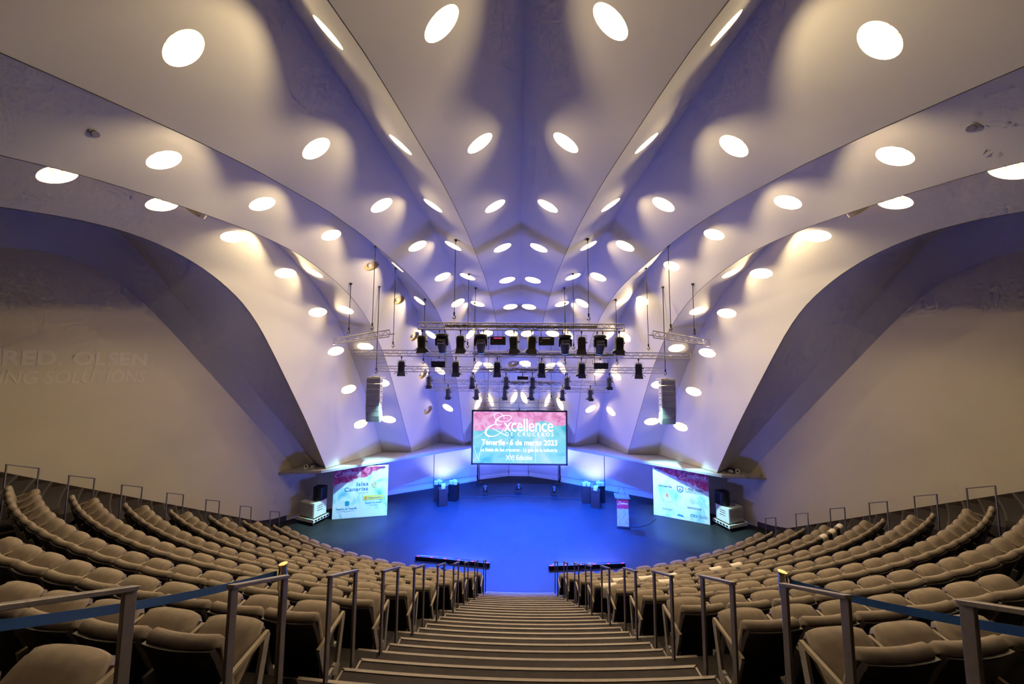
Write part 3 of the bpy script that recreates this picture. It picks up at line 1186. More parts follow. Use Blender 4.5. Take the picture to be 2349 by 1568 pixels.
def lantern_parts(size=1., slim=False):
    """parts of a barn-door lantern hanging from z=0, lens end down, returned as (name, mesh)"""
    w_ = (.115 if slim else .138) * size
    d_ = (.115 if slim else .145) * size
    h = .46 * size
    parts = []
    m_ = MB()
    m_.box((0, 0, .0), (.05, .06, .07))
    m_.tube([(0, 0, 0), (0, 0, -.16 * size)], .016, 6)
    parts.append(('clamp', m_, MT['black'], False))
    m_ = MB()
    yt = -.12 * size
    m_.beam((-w_ - .03, 0, yt), (w_ + .03, 0, yt), .05, .014)
    for s_ in (-1, 1):
        m_.beam((s_ * (w_ + .03), 0, yt), (s_ * (w_ + .03), 0, yt - .30 * size), .05, .012, (1, 0, 0))
    parts.append(('yoke', m_, MT['strut'] if slim else MT['truss'], False))
    body = MB()
    z0 = -.16 * size
    if slim:
        body.lathe([(.5 * w_, z0), (.95 * w_, z0 - .03), (w_, z0 - .12), (w_, z0 - h * .75), (1.15 * w_, z0 - h)], (0, 0, 0), 14)
    else:
        ch = .03
        secs = [(.75, z0), (.95, z0 - .04), (1, z0 - .10), (1, z0 - h * .82), (1.02, z0 - h)]
        for s_, z in secs:
            a_, b_ = w_ * s_, d_ * s_
            body.v += [(-a_ + ch, -b_, z), (a_ - ch, -b_, z), (a_, -b_ + ch, z), (a_, b_ - ch, z), (a_ - ch, b_, z), (-a_ + ch, b_, z), (-a_, b_ - ch, z), (-a_, -b_ + ch, z)]
        for k in range(len(secs) - 1):
            for q in range(8):
                body.f.append((k * 8 + q, k * 8 + (q + 1) % 8, (k + 1) * 8 + (q + 1) % 8, (k + 1) * 8 + q))
        body.f += [tuple(range(8)), tuple(range(32, 40))]
        for k in range(5):
            body.box((0, 0, z0 - .14 - k * .05), (2 * w_ + .012, 2 * d_ + .012, .012))
    parts.append(('housing', body, MT['darkgrey'] if slim else MT['black'], slim))
    m_ = MB()
    m_.lathe([(.025, -.02), (.025, .05)], (w_ + .02, 0, z0 - .22 * size), 8, Matrix.Rotation(math.pi / 2, 3, 'Y'))
    parts.append(('tilt_knob', m_, MT['black'], False))
    zb = z0 - h
    lens = MB().lathe([(w_ * .92, zb + .01), (w_ * .92, zb - .006)], (0, 0, 0), 14)
    parts.append(('lens', lens, MT['bluelens'] if slim else MT['lens'], False))
    # barn doors: front/back long flaps and two side flaps, unequal
    fl = (.15 if slim else .19) * size
    for (dx, dy, sp) in ((0, -1, .12), (0, 1, .35), (-1, 0, .95), (1, 0, .80)):
        m_ = MB()
        if dx:
            p = [(dx * w_, -d_ * .8, zb), (dx * w_, d_ * .8, zb), (dx * (w_ + fl * math.sin(sp)), d_ * .55, zb - fl * math.cos(sp)), (dx * (w_ + fl * math.sin(sp)), -d_ * .55, zb - fl * math.cos(sp))]
            off = Vector((dx * .006, 0, .004))
        else:
            p = [(-w_, dy * d_, zb), (w_, dy * d_, zb), (w_ * 1.28, dy * (d_ + fl * math.sin(sp)), zb - fl * math.cos(sp)), (-w_ * 1.28, dy * (d_ + fl * math.sin(sp)), zb - fl * math.cos(sp))]
            off = Vector((0, dy * .006, .004))
        p = [Vector(v) for v in p]
        m_.hexa(p + [v + off for v in p])
        parts.append(('barn_door', m_, MT['barn'], False))
    return parts


def lantern(loc, tilt, pan, size, slim, label, group):
    o = empty('stage_lantern', loc)
    tag(o, label, 'stage light', group)
    for nm, m_, mt_, sm in lantern_parts(size, slim):
        if nm not in ('clamp',):
            piv = Matrix.Translation((0, 0, -.12 * size))
            T = piv @ Matrix.Rotation(pan, 4, 'Z') @ rx(tilt) @ piv.inverted()
            m_.xf(T)
        m_.build(nm, mt_, o, smooth=sm, angle=.7 if sm else None)
    return o


def tz(T_a, T_b, x, h=.25):
    t = (x - T_a[0]) / (T_b[0] - T_a[0])
    return T_a[2] + (T_b[2] - T_a[2]) * t - h - .060


rr = random.Random(3)
for n_, x in enumerate((-3.62, -2.2, -.24, .41, 2.23, 3.6)):
    lantern((x, 11.75, tz((-3.78, 0, 8.45), (3.8, 0, 8.41), x)), .10 + .05 * rr.random(), rr.uniform(-.25, .25), 1., False,
            'large black barn-door lantern, %s on the truss closest to the seats' % ORDINAL[n_], 'large lanterns on the first truss')
for n_, x in enumerate((-5.2, -2.8, -.99, .95, 2.68, 5.15)):
    lantern((x, 14.1, tz((-7.42, 0, 7.55), (7.4, 0, 7.47), x)), .10 + .05 * rr.random(), (.35 if n_ == 0 else -.35 if n_ == 5 else rr.uniform(-.2, .2)), 1., False,
            'large black barn-door lantern, %s on the widest truss' % ORDINAL[n_], 'large lanterns on the widest truss')
for n_, x in enumerate((-4.22, -2.2, -.63, .59, 2.2, 4.14)):
    lantern((x, 15.0, tz((-6.62, 0, 6.84), (6.6, 0, 6.83), x)), .12, rr.uniform(-.3, .3), .92, True,
            'small grey spotlight with barn doors, %s along the third truss' % ORDINAL[n_], 'small spotlights on the third truss')
for n_, x in enumerate((-3.57, -2.14, -.72, .6, 2.14, 3.53)):
    lantern((x, 16.2, tz((-4.5, 0, 6.18), (4.45, 0, 6.15), x, .21)), .12, rr.uniform(-.3, .3), .92, True,
            'small grey spotlight with barn doors, %s along the fourth truss' % ORDINAL[n_], 'small spotlights on the fourth truss')


def moving_head(loc, tilt, label, blue=True):
    o = empty('moving_head_light', loc)
    tag(o, label, 'stage light', 'moving head lights')
    for s_ in (-1, 1):
        m_ = MB()
        m_.box((s_ * .10, 0, -.01), (.04, .06, .08))
        m_.tube([(s_ * .10, 0, 0), (s_ * .10, 0, -.12)], .012, 6)
        m_.build('clamp', MT['black'], o)
    MB().lathe([(.15, -.10), (.23, -.12), (.24, -.16), (.23, -.20), (.15, -.23)], (0, 0, 0), 18).build('base', MT['black'], o, smooth=True, angle=.7)
    m_ = MB()
    m_.beam((-.22, 0, -.25), (.22, 0, -.25), .16, .05)
    for s_ in (-1, 1):
        p = [(s_ * .15, -.09, -.24), (s_ * .24, -.09, -.27), (s_ * .24, .09, -.27), (s_ * .15, .09, -.24),
             (s_ * .19, -.07, -.55), (s_ * .235, -.07, -.52), (s_ * .235, .07, -.52), (s_ * .19, .07, -.55)]
        m_.hexa(p)
    m_.build('yoke', MT['black'], o, bevel=.01)
    R3 = Matrix.Rotation(tilt, 3, 'X')
    pv = Vector((0, 0, -.46))

    def hd(m_):
        return m_.xf(Matrix.Translation(pv) @ R3.to_4x4())
    hd(MB().lathe([(.09, .20), (.15, .17), (.165, .05), (.165, -.10), (.14, -.24), (.135, -.33)], (0, 0, 0), 18)).build('head', MT['darkgrey'], o, smooth=True, angle=.7)
    hd(MB().lathe([(.125, -.325), (.12, -.34)], (0, 0, 0), 18)).build('lens', MT['bluelens'] if blue else MT['lens'], o)
    hd(MB().tube([(-.14, -.10, .06), (-.09, -.168, .07), (.09, -.168, .07), (.14, -.10, .06)], .008, 5)).build('handle', MT['truss'], o)
    return o


MH = []
for n_, (x, tl) in enumerate(((-2.88, .42), (-1.45, .30), (1.63, .30), (2.9, .42))):
    z = tz((-3.78, 0, 8.45), (3.8, 0, 8.41), x)
    o = moving_head((x, 11.75, z), tl, 'black moving-head light with blue lens, %s on the truss closest to the seats' % ORDINAL[n_])
    MH.append((x, 11.75, z))

for n_, x in enumerate((-.82, .94)):
    z = tz((-3.78, 0, 8.45), (3.8, 0, 8.41), x)
    o = empty('control_box', (x, 11.75, z))
    tag(o, 'flat black control box with small print, %s on the truss closest to the seats' % ORDINAL[n_], 'control box', 'control boxes')
    MB().box((0, 0, -.34), (.56, .2, .30)).build('case', MT['black'], o, bevel=.008)
    for s_ in (-1, 1):
        MB().tube([(s_ * .18, 0, 0), (s_ * .18, 0, -.20)], .010, 5).build('hanger', MT['black'], o)
    MB().box((0, -.101, -.25), (.30, .004, .03)).build('print', MT['led'] if n_ == 0 else MT['paper'], o)
    MB().box((-.2, -.101, -.36), (.05, .004, .03)).build('display', MT['strut'], o)
for n_, x in enumerate((-3.55, 3.5)):
    z = tz((-7.42, 0, 7.55), (7.4, 0, 7.47), x)
    o = empty('flood_light', (x, 14.1, z))
    tag(o, 'wide black flood light on the widest truss, %s' % ('lettered wall side' if n_ == 0 else 'lectern side'), 'stage light', 'flood lights')
    m_ = MB()
    m_.hexa([(-.30, -.12, -.42), (.30, -.12, -.42), (.27, .14, -.42), (-.27, .14, -.42), (-.31, -.16, -.16), (.31, -.16, -.16), (.29, .10, -.16), (-.29, .10, -.16)])
    for k in range(6):
        m_.box((-.25 + .1 * k, -.03, -.15), (.012, .2, .03))
    m_.build('housing', MT['black'], o)
    m_ = MB()
    for s_ in (-1, 1):
        m_.beam((s_ * .33, 0, -.02), (s_ * .33, 0, -.25), .03, .012, (1, 0, 0))
    m_.beam((-.33, 0, -.02), (.33, 0, -.02), .03, .012)
    m_.box((0, 0, .0), (.05, .05, .06))
    m_.build('yoke', MT['darkgrey'], o)

# projector box under the fourth truss
o = empty('video_projector', (.14, 15.0, 6.55))
tag(o, 'small dark projector hung in the middle of the third truss', 'projector')
MB().box((0, 0, -.22), (.50, .36, .16)).build('case', MT['black'], o, bevel=.012)
MB().tube([(0, 0, 0), (0, 0, -.15)], .02, 6).build('pole', MT['black'], o)
MB().lathe([(.06, 0), (.06, .04)], (.1, .18, -.22), 12, Matrix.Rotation(-math.pi / 2, 3, 'X')).build('lens', MT['lens'], o)

# ------------------------------------------------------------------ line arrays
for sg in (-1, 1):
    X, Y, Z = sg * 6.48, 14.4, 6.30
    o = empty('line_array_speaker', (X, Y, Z), sg * .06)
    tag(o, 'cream curved line-array loudspeaker stack hung on the %s' % ('lettered wall side' if sg < 0 else 'lectern side'), 'loudspeaker', 'line arrays')
    MB().box((0, .12, .03), (.62, .5, .05)).build('rig_frame', MT['speaker'], o, bevel=.006)
    MB().beam((-.05, -.1, .06), (-.05, .5, .06), .05, .05).build('rig_bar', MT['truss'], o)
    ang = 0.
    p = Vector((0, -.14, 0))
    for k in range(8):
        ang = [0, .0, .01, .02, .04, .07, .11, .17][k]
        c, s_ = math.cos(ang), math.sin(ang)
        dn = Vector((0, s_, -c))
        fw = Vector((0, -c, -s_))
        hh = .236
        a, b = p, p + dn * hh
        cab = MB()
        f0, f1 = a, b
        bk0, bk1 = a - fw * .42 + dn * .03, b - fw * .42 - dn * .03
        cab.hexa([f1 + Vector((-.33, 0, 0)), f1 + Vector((.33, 0, 0)), bk1 + Vector((.24, 0, 0)), bk1 + Vector((-.24, 0, 0)),
                  f0 + Vector((-.33, 0, 0)), f0 + Vector((.33, 0, 0)), bk0 + Vector((.24, 0, 0)), bk0 + Vector((-.24, 0, 0))])
        cb = cab.build('cabinet', MT['speaker'], o, bevel=.006)
        g = MB()
        e = fw * .008
        g.hexa([f1 + e * 0 - dn * .008 + Vector((-.285, 0, 0)), f1 - dn * .008 + Vector((.285, 0, 0)), f1 - dn * .008 + e + Vector((.285, 0, 0)), f1 - dn * .008 + e + Vector((-.285, 0, 0)),
                f0 + dn * .008 + Vector((-.285, 0, 0)), f0 + dn * .008 + Vector((.285, 0, 0)), f0 + dn * .008 + e + Vector((.285, 0, 0)), f0 + dn * .008 + e + Vector((-.285, 0, 0))])
        g.build('grille', MT['grille'], cb)
        q = (f0 + f1) / 2 + e * 1.2
        MB().box(q + Vector((sg * .26, 0, 0)), (.022, .012, .022)).build('badge', MT['black'], cb)
        for w_ in (.1, .24):
            MB().box((f0 + f1) / 2 - fw * w_ + Vector((-sg * (.325 - .085 * w_ / .42), 0, 0)), (.02, .05, .06)).build('rigging_plate', MT['black'], cb)
        p = b + dn * .006
    hoist((X, Y + .1, ceil_z(X, Y + .1)), (X, Y + .1, Z + .09), 'black chain hoist holding the line array, %s' % ('lettered wall side' if sg < 0 else 'lectern side'), .018)

# ------------------------------------------------------------------ printed artwork (procedural)
def art_mat(name, ux, uz, pinks, teals, pink_fn, emit=0., noise_scale=3.2, seed=0.):
    """watercolour artwork; pink_fn = (offset, slope_x, noise amount) decides where the pink wash ends"""
    m, n, l, b = new_mat(name)
    tc = n.new('ShaderNodeTexCoord')
    sp = n.new('ShaderNodeSeparateXYZ')
    l.new(tc.outputs['Generated'], sp.inputs[0])
    mp = n.new('ShaderNodeMapping')
    mp.inputs['Location'].default_value = (seed, seed * .7, seed * 1.3)
    mp.inputs['Scale'].default_value = (1.6, 1, 1)
    l.new(tc.outputs['Generated'], mp.inputs[0])

    def noise(sc, det=6, dist=.6):
        t = n.new('ShaderNodeTexNoise')
        t.inputs['Scale'].default_value = sc
        t.inputs['Detail'].default_value = det
        t.inputs['Distortion'].default_value = dist
        l.new(mp.outputs[0], t.inputs['Vector'])
        return t.outputs['Fac']

    def math_(op, a, b_):
        q = n.new('ShaderNodeMath')
        q.operation = op
        for k, v in enumerate((a, b_)):
            if isinstance(v, (int, float)):
                q.inputs[k].default_value = v
            else:
                l.new(v, q.inputs[k])
        return q.outputs[0]

    def ramp(fac, cols):
        r = n.new('ShaderNodeValToRGB')
        e = r.color_ramp.elements
        while len(e) < len(cols):
            e.new(.5)
        for k, (p, c) in enumerate(cols):
            e[k].position = p
            e[k].color = (*c, 1)
        l.new(fac, r.inputs['Fac'])
        return r.outputs['Color']
    n1 = noise(noise_scale, 8, .5)
    n2 = noise(2.2, 4, 1.2)
    n3 = noise(7, 8, .8)
    off, sx, amt = pink_fn
    v = math_('ADD', sp.outputs[uz], math_('MULTIPLY', math_('SUBTRACT', sp.outputs[ux], .5), sx))
    v = math_('ADD', v, math_('MULTIPLY', math_('SUBTRACT', n1, .5), amt))
    edge = n.new('ShaderNodeMapRange')
    edge.inputs['From Min'].default_value = off - .012
    edge.inputs['From Max'].default_value = off + .012
    l.new(v, edge.inputs['Value'])
    mx = n.new('ShaderNodeMix')
    mx.data_type = 'RGBA'
    l.new(edge.outputs[0], mx.inputs['Factor'])
    l.new(ramp(n2, teals), mx.inputs['A'])
    l.new(ramp(n3, pinks), mx.inputs['B'])
    l.new(mx.outputs['Result'], b.inputs['Base Color'])
    b.inputs['Roughness'].default_value = .5
    if emit:
        b.inputs['Base Color'].default_value = (0, 0, 0, 1)
        for lk in list(b.inputs['Base Color'].links):
            l.remove(lk)
        l.new(mx.outputs['Result'], b.inputs['Emission Color'])
        b.inputs['Emission Strength'].default_value = emit
    return m


SCR = art_mat('screen_image', 'X', 'Z',
              [(.3, (.62, .16, .40)), (.48, (.88, .33, .60)), (.62, (.95, .55, .82)), (.75, (.80, .30, .52))],
              [(.3, (.05, .50, .70)), (.45, (.22, .72, .80)), (.58, (.33, .78, .84)), (.72, (.62, .88, .92))],
              (.70, -.10, .55), emit=.95, seed=2.3)
BANL = art_mat('board_print_a', 'X', 'Z',
               [(.3, (.30, .02, .09)), (.5, (.62, .08, .22)), (.65, (.75, .25, .40)), (.78, (.45, .50, .40))],
               [(.3, (.16, .55, .66)), (.42, (.50, .80, .86)), (.5, (.80, .93, .94)), (.7, (.88, .95, .95))],
               (.80, -.34, .25), seed=5.1)
BANR = art_mat('board_print_b', 'X', 'Z',
               [(.3, (.30, .02, .09)), (.5, (.62, .08, .22)), (.65, (.75, .25, .40)), (.78, (.45, .50, .40))],
               [(.3, (.16, .55, .66)), (.42, (.50, .80, .86)), (.5, (.80, .93, .94)), (.7, (.88, .95, .95))],
               (.80, .34, .25), seed=8.4)
LECT = art_mat('lectern_print', 'X', 'Z',
               [(.3, (.42, .01, .03)), (.5, (.58, .03, .06)), (.7, (.48, .03, .05))],
               [(.3, (.30, .22, .26)), (.45, (.55, .42, .45)), (.6, (.25, .32, .36)), (.72, (.55, .46, .48))],
               (.66, .0, .12), seed=1.2)
WHITE_E = ink('screen_white', (1, 1, 1), 1.25)
SOFT_E = ink('screen_soft_white', (.9, .97, 1), 1.0)
WHITE = ink('print_white', (.92, .93, .93))
BLUEINK = ink('print_blue', (.07, .20, .45))
TEALINK = ink('print_teal', (.02, .33, .48))
NAVY = ink('print_navy', (.03, .06, .16))
ORANGE = ink('print_orange', (.85, .30, .12))
YELLOW = ink('print_yellow', (.80, .72, .10))
GREYINK = ink('print_grey', (.35, .42, .46))
PALEINK = ink('print_pale', (.62, .72, .76))

E_BIG = [[(795, 325), (782, 262), (705, 192), (625, 185), (570, 230), (570, 292), (622, 342), (720, 380), (830, 385), (920, 350), (960, 292), (925, 250), (840, 240), (720, 266), (632, 330), (592, 402), (612, 452), (680, 466), (742, 438)],
         [(640, 432), (555, 455), (450, 505), (375, 592), (370, 662), (430, 715), (540, 722), (650, 682), (742, 612), (800, 520)],
         [(520, 535), (620, 590), (740, 655), (850, 705), (910, 690)]]
E_W = [(9, 9, 9, 10, 11, 11, 10, 9, 9, 9, 10, 10, 11, 18, 30, 34, 22, 12, 8), (8, 14, 30, 40, 44, 34, 18, 11, 9, 8), (7, 9, 11, 9, 6)]


def ribbon(pts, wds, th=.003):
    """flat calligraphic stroke in the xz plane (normal -y)"""
    P = [Vector((x, 0, z)) for x, z in pts]
    fine, fw_ = [], []
    for i in range(len(P) - 1):
        p0, p1, p2, p3 = P[max(i - 1, 0)], P[i], P[i + 1], P[min(i + 2, len(P) - 1)]
        for k in range(5):
            t = k / 5
            fine.append(.5 * ((2 * p1) + (p2 - p0) * t + (2 * p0 - 5 * p1 + 4 * p2 - p3) * t * t + (3 * p1 - p0 - 3 * p2 + p3) * t ** 3))
            fw_.append(wds[i] * (1 - t) + wds[i + 1] * t)
    fine.append(P[-1])
    fw_.append(wds[-1])
    m_ = MB()
    for i, p in enumerate(fine):
        d = (fine[min(i + 1, len(fine) - 1)] - fine[max(i - 1, 0)]).normalized()
        nn = Vector((-d.z, 0, d.x)) * fw_[i] / 2
        m_.v += [p + nn + Vector((0, -th, 0)), p - nn + Vector((0, -th, 0)), p + nn, p - nn]
    for i in range(len(fine) - 1):
        c = i * 4
        m_.f += [(c, c + 1, c + 5, c + 4), (c + 2, c + 6, c + 7, c + 3), (c, c + 4, c + 6, c + 2), (c + 1, c + 3, c + 7, c + 5)]
    return m_


def logo(parent, x0, z0, sc, m, y=-.004, sub=True):
    """the Excellence de cruceros wordmark; x0,z0 is the logo's lower left in the parent's xz plane, sc metres per artwork unit"""
    big = MB()
    for pts, wd in zip(E_BIG, E_W):
        r = ribbon([(x0 + (a - 360) * sc, z0 + (730 - b_) * sc) for a, b_ in pts], [q * sc for q in wd])
        big.add(r.v, r.f)
    o = big.build('logo_initial', m, parent)
    o.location = (0, y, 0)
    place_text(fit_text('xcellence', 1140 * sc, 290 * sc, .004, 0, .95), 'logo_lettering', m, parent, (x0 + (790 - 360) * sc, y - .002, z0 + 120 * sc))
    if sub:
        place_text(fit_text('DE CRUCEROS', 1105 * sc, 85 * sc, 0, 0, 1.7), 'logo_subtitle', m, parent, (x0 + (830 - 360) * sc, y - .002, z0 + 18 * sc))


# ------------------------------------------------------------------ screen over the stage
SX, SY, SZ0, SW, SH = .02, 18.0, 1.52, 5.25, 2.94
o = empty('led_screen', (SX, SY, SZ0))
tag(o, 'large lit screen with Excellence event title hung over the stage', 'screen')
fr = .085
MB().box((0, .06, SH / 2), (SW, .10, SH)).build('housing', MT['black'], o)
m_ = MB()
for (c, d) in (((0, -.01, fr / 2), (SW, .06, fr)), ((0, -.01, SH - fr / 2), (SW, .06, fr)), ((-SW / 2 + fr / 2, -.01, SH / 2), (fr, .06, SH)), ((SW / 2 - fr / 2, -.01, SH / 2), (fr, .06, SH))):
    m_.box(c, d)
m_.build('bezel', MT['black'], o)
iw, ih = SW - 2 * fr, SH - 2 * fr
disp = MB().box((0, 0, SH / 2), (iw, .02, ih)).build('display', SCR, o)
kx, kz = iw / 2145, ih / 1250
ox, oz = -iw / 2, fr


def sx(X):
    return ox + (X - 75) * kx


def sz(Y):
    return oz + (1368 - Y) * kz


logo(disp, sx(360), sz(730), kx, WHITE_E, y=-.014)
place_text(fit_text('Premios', 240 * kx, 50 * kz), 'line_of_text', SOFT_E, disp, (sx(930), -.014, sz(412)))
place_text(fit_text('Tenerife', 540 * kx, 140 * kz, .02), 'line_of_text', WHITE_E, disp, (sx(272), -.014, sz(935)))
place_text(fit_text('-', 46 * kx, 22 * kz, .02), 'line_of_text', WHITE_E, disp, (sx(845), -.014, sz(895)))
place_text(fit_text('6 de marzo 2023', 1090 * kx, 140 * kz, .02), 'line_of_text', WHITE_E, disp, (sx(932), -.014, sz(935)))
place_text(fit_text('La fiesta de los cruceros - La gala de la industria', 1760 * kx, 112 * kz, .004), 'line_of_text', WHITE_E, disp, (sx(260), -.014, sz(1112)))
place_text(fit_text('XVI Edición', 600 * kx, 112 * kz, .004), 'line_of_text', WHITE_E, disp, (sx(838), -.014, sz(1288)))
# pale veins of the artwork
for pts in (((80, 770), (200, 720), (345, 615)), ((90, 960), (140, 1120), (230, 1330)), ((960, 790), (925, 940), (930, 1140), (1030, 1350)), ((1640, 700), (1560, 830), (1510, 1060), (1530, 1350)), ((470, 720), (420, 800), (280, 960), (210, 1300)), ((540, 540), (760, 650), (940, 760), (1010, 810))):
    v = ribbon([(sx(a), sz(b_)) for a, b_ in pts], [.012] * len(pts), .001).build('artwork_vein', SOFT_E, disp)
    v.location = (0, -.011, 0)

# ladder bar the screen hangs from
o = empty('ladder_truss', (SX - 2.18, SY, 4.87))
tag(o, 'flat ladder bar with five rungs just over the lit screen', 'truss')
for z in (0, -.26):
    MB().tube([(0, 0, z), (4.36, 0, z - .02)], .02, 6).build('chord', MT['truss'], o)
for k in range(5):
    MB().tube([(.02 + k * 1.08 * .97, 0, 0), (.02 + k * 1.08 * .97, 0, -.27)], .018, 6).build('rung', MT['truss'], o)
for x in (.45, 2.18, 3.9):
    MB().tube([(x, 0, -.28), (x, .05, -.405)], .012, 5).build('hanger', MT['black'], o)
for sg in (-1, 1):
    hoist((SX + sg * 1.75, SY, ceil_z(SX + sg * 1.75, SY) if ceil_z(SX + sg * 1.75, SY) < 12 else 9), (SX + sg * 1.75, SY, 4.9), 'black hoist cable holding the screen bar, %s' % ('lettered wall side' if sg < 0 else 'lectern side'))
    # slim stands behind the screen
    o = empty('slim_stand', (sg * 2.34, 19.60, 0))
    tag(o, 'slim dark stand on a round foot behind the screen, %s' % ('lettered wall side' if sg < 0 else 'lectern side'), 'stand', 'stands behind the screen')
    MB().lathe([(.22, 0), (.22, .02), (.04, .03), (.022, .05), (.022, 2.2)], (0, 0, 0), 16).build('pole', MT['black'], o)

# ------------------------------------------------------------------ sponsor boards
def board(p0, p1, h, m, label):
    p0, p1 = Vector((*p0, 0)), Vector((*p1, 0))
    d = p1 - p0
    o = empty('sponsor_board', p0, math.atan2(d.y, d.x))
    tag(o, label, 'display board', 'sponsor boards')
    W_ = d.length
    MB().box((W_ / 2, .05, h / 2), (W_, .10, h)).build('frame', MT['white'], o)
    pr = MB().box((W_ / 2, -.004, h / 2), (W_ - .03, .008, h - .03)).build('print', m, o)
    return o, pr, W_, h


def txt(pr, W_, h, s, u0, u1, v0, v1, m, bold=0.):
    place_text(fit_text(s, (u1 - u0) * W_, (v1 - v0) * h, bold), 'printed_text', m, pr, (u0 * W_, -.011, v0 * h))


def blob(pr, poly, m, name='printed_mark'):
    m_ = MB()
    n = len(poly)
    m_.v = [(x, -.012, z) for x, z in poly] + [(x, -.008, z) for x, z in poly]
    m_.f = [tuple(range(n)), tuple(range(n, 2 * n))[::-1]] + [(i, (i + 1) % n, n + (i + 1) % n, n + i) for i in range(n)]
    return m_.build(name, m, pr)


o, pr, BW, BH = board((-8.36, 14.80), (-6.09, 15.28), 2.24, BANL, 'white and turquoise sponsor board reading Islas Canarias')
logo(pr, .03 * BW, .815 * BH, .00068, WHITE, y=-.010)
txt(pr, BW, BH, 'Islas', .425, .64, .625, .70, BLUEINK, .006)
txt(pr, BW, BH, 'Canarias', .205, .64, .53, .605, BLUEINK, .006)
for k, a in enumerate((20, 62, 118, 160, 205, 268, 325)):
    c, s_ = math.cos(math.radians(a)), math.sin(math.radians(a))
    x0, z0 = .745 * BW, .625 * BH
    L_ = .17 if k in (1, 4, 6) else .13
    blob(pr, [(x0 + c * .04, z0 + s_ * .04), (x0 + c * L_ * .6 - s_ * .035, z0 + s_ * L_ * .6 + c * .035), (x0 + c * L_, z0 + s_ * L_), (x0 + c * L_ * .6 + s_ * .035, z0 + s_ * L_ * .6 - c * .035)], ORANGE if k % 2 else YELLOW)
txt(pr, BW, BH, 'latitud de vida', .45, .64, .485, .505, PALEINK)
blob(pr, [(.55 * BW, .335 * BH), (.935 * BW, .335 * BH), (.935 * BW, .425 * BH), (.55 * BW, .425 * BH)], YELLOW)
blob(pr, [(.585 * BW, .35 * BH), (.615 * BW, .35 * BH), (.625 * BW, .40 * BH), (.60 * BW, .41 * BH), (.58 * BW, .395 * BH)], ORANGE).location = (0, -.003, 0)
t_ = fit_text('GOBIERNO DE ESPAÑA', .26 * BW, .02 * BH)
place_text(t_, 'printed_text', GREYINK, pr, (.65 * BW, -.016, .37 * BH))
txt(pr, BW, BH, 'Puertos del Estado', .595, .895, .265, .30, TEALINK, .004)
txt(pr, BW, BH, 'Puertos de Tenerife', .07, .44, .175, .215, TEALINK, .004)
blob(pr, [(.23 * BW, .26 * BH), (.27 * BW, .245 * BH), (.30 * BW, .26 * BH), (.305 * BW, .33 * BH), (.265 * BW, .345 * BH), (.225 * BW, .33 * BH)], TEALINK)
for (u, v, w_) in ((.25, .145, .36), (.74, .235, .24)):
    blob(pr, [((u - w_ / 2) * BW, v * BH), ((u - .03) * BW, v * BH), (u * BW, (v - .018) * BH), ((u + .03) * BW, v * BH), ((u + w_ / 2) * BW, v * BH), ((u + .03) * BW, (v + .004) * BH), (u * BW, (v - .012) * BH), ((u - .03) * BW, (v + .004) * BH)], TEALINK)
blob(pr, [(.83 * BW, .955 * BH), (.95 * BW, .955 * BH), (.95 * BW, .975 * BH), (.83 * BW, .975 * BH)], NAVY)

o, pr, BW, BH = board((6.29, 15.71), (8.34, 14.77), 2.22, BANR, 'white and turquoise sponsor board with a grid of small logos')
logo(pr, .50 * BW, .815 * BH, .00066, WHITE, y=-.010)
txt(pr, BW, BH, 'tenerife', .11, .35, .60, .645, NAVY, .008)
sh = [(.44, .66), (.50, .665), (.56, .66), (.555, .57), (.50, .53), (.445, .57)]
blob(pr, [(u * BW, v * BH) for u, v in sh], BLUEINK)
blob(pr, [((.5 + (u - .5) * .7) * BW, (.60 + (v - .60) * .7) * BH) for u, v in sh], WHITE).location = (0, -.003, 0)
blob(pr, [(.47 * BW, .57 * BH), (.5 * BW, .63 * BH), (.53 * BW, .57 * BH), (.51 * BW, .57 * BH), (.5 * BW, .60 * BH), (.49 * BW, .57 * BH)], BLUEINK).location = (0, -.006, 0)
blob(pr, [(.585 * BW, .61 * BH), (.615 * BW, .61 * BH), (.62 * BW, .635 * BH), (.59 * BW, .64 * BH)], ORANGE)
txt(pr, BW, BH, 'FRED. OLSEN', .64, .90, .60, .65, NAVY, .014)
txt(pr, BW, BH, 'SHIPPING SOLUTIONS', .59, .90, .555, .59, BLUEINK)
blob(pr, [(.235 * BW, .41 * BH), (.285 * BW, .405 * BH), (.28 * BW, .475 * BH), (.24 * BW, .48 * BH)], ORANGE)
txt(pr, BW, BH, 'Ports de Balears', .16, .36, .315, .34, PALEINK)
blob(pr, [(.47 * BW, .42 * BH), (.51 * BW, .415 * BH), (.52 * BW, .47 * BH), (.48 * BW, .475 * BH)], PALEINK)
txt(pr, BW, BH, 'zener', .16, .36, .145, .18, GREYINK, .004)
cr = [(.66, .40), (.68, .47), (.70, .43), (.715, .49), (.73, .43), (.75, .47), (.765, .40), (.75, .36), (.71, .345), (.675, .36)]
blob(pr, [(u * BW, v * BH) for u, v in cr], PALEINK)
txt(pr, BW, BH, 'SANTACRUZ', .62, .86, .25, .285, NAVY, .008)
blob(pr, [(.42 * BW, .075 * BH), (.47 * BW, .115 * BH), (.49 * BW, .095 * BH), (.52 * BW, .105 * BH), (.56 * BW, .06 * BH), (.48 * BW, .07 * BH)], TEALINK)
for c_ in (.70, .755):
    for kk in range(10):
        a0, a1 = 2 * math.pi * kk / 10, 2 * math.pi * (kk + 1) / 10
        blob(pr, [(c_ * BW + r_ * math.cos(a_), .125 * BH + r_ * .8 * math.sin(a_)) for r_, a_ in ((.045, a0), (.045, a1), (.075, a1), (.075, a0))], TEALINK)
txt(pr, BW, BH, 'ASOCIACION', .81, .95, .135, .155, GREYINK)
txt(pr, BW, BH, 'CONSIGNATARIOS', .81, .96, .105, .125, GREYINK)
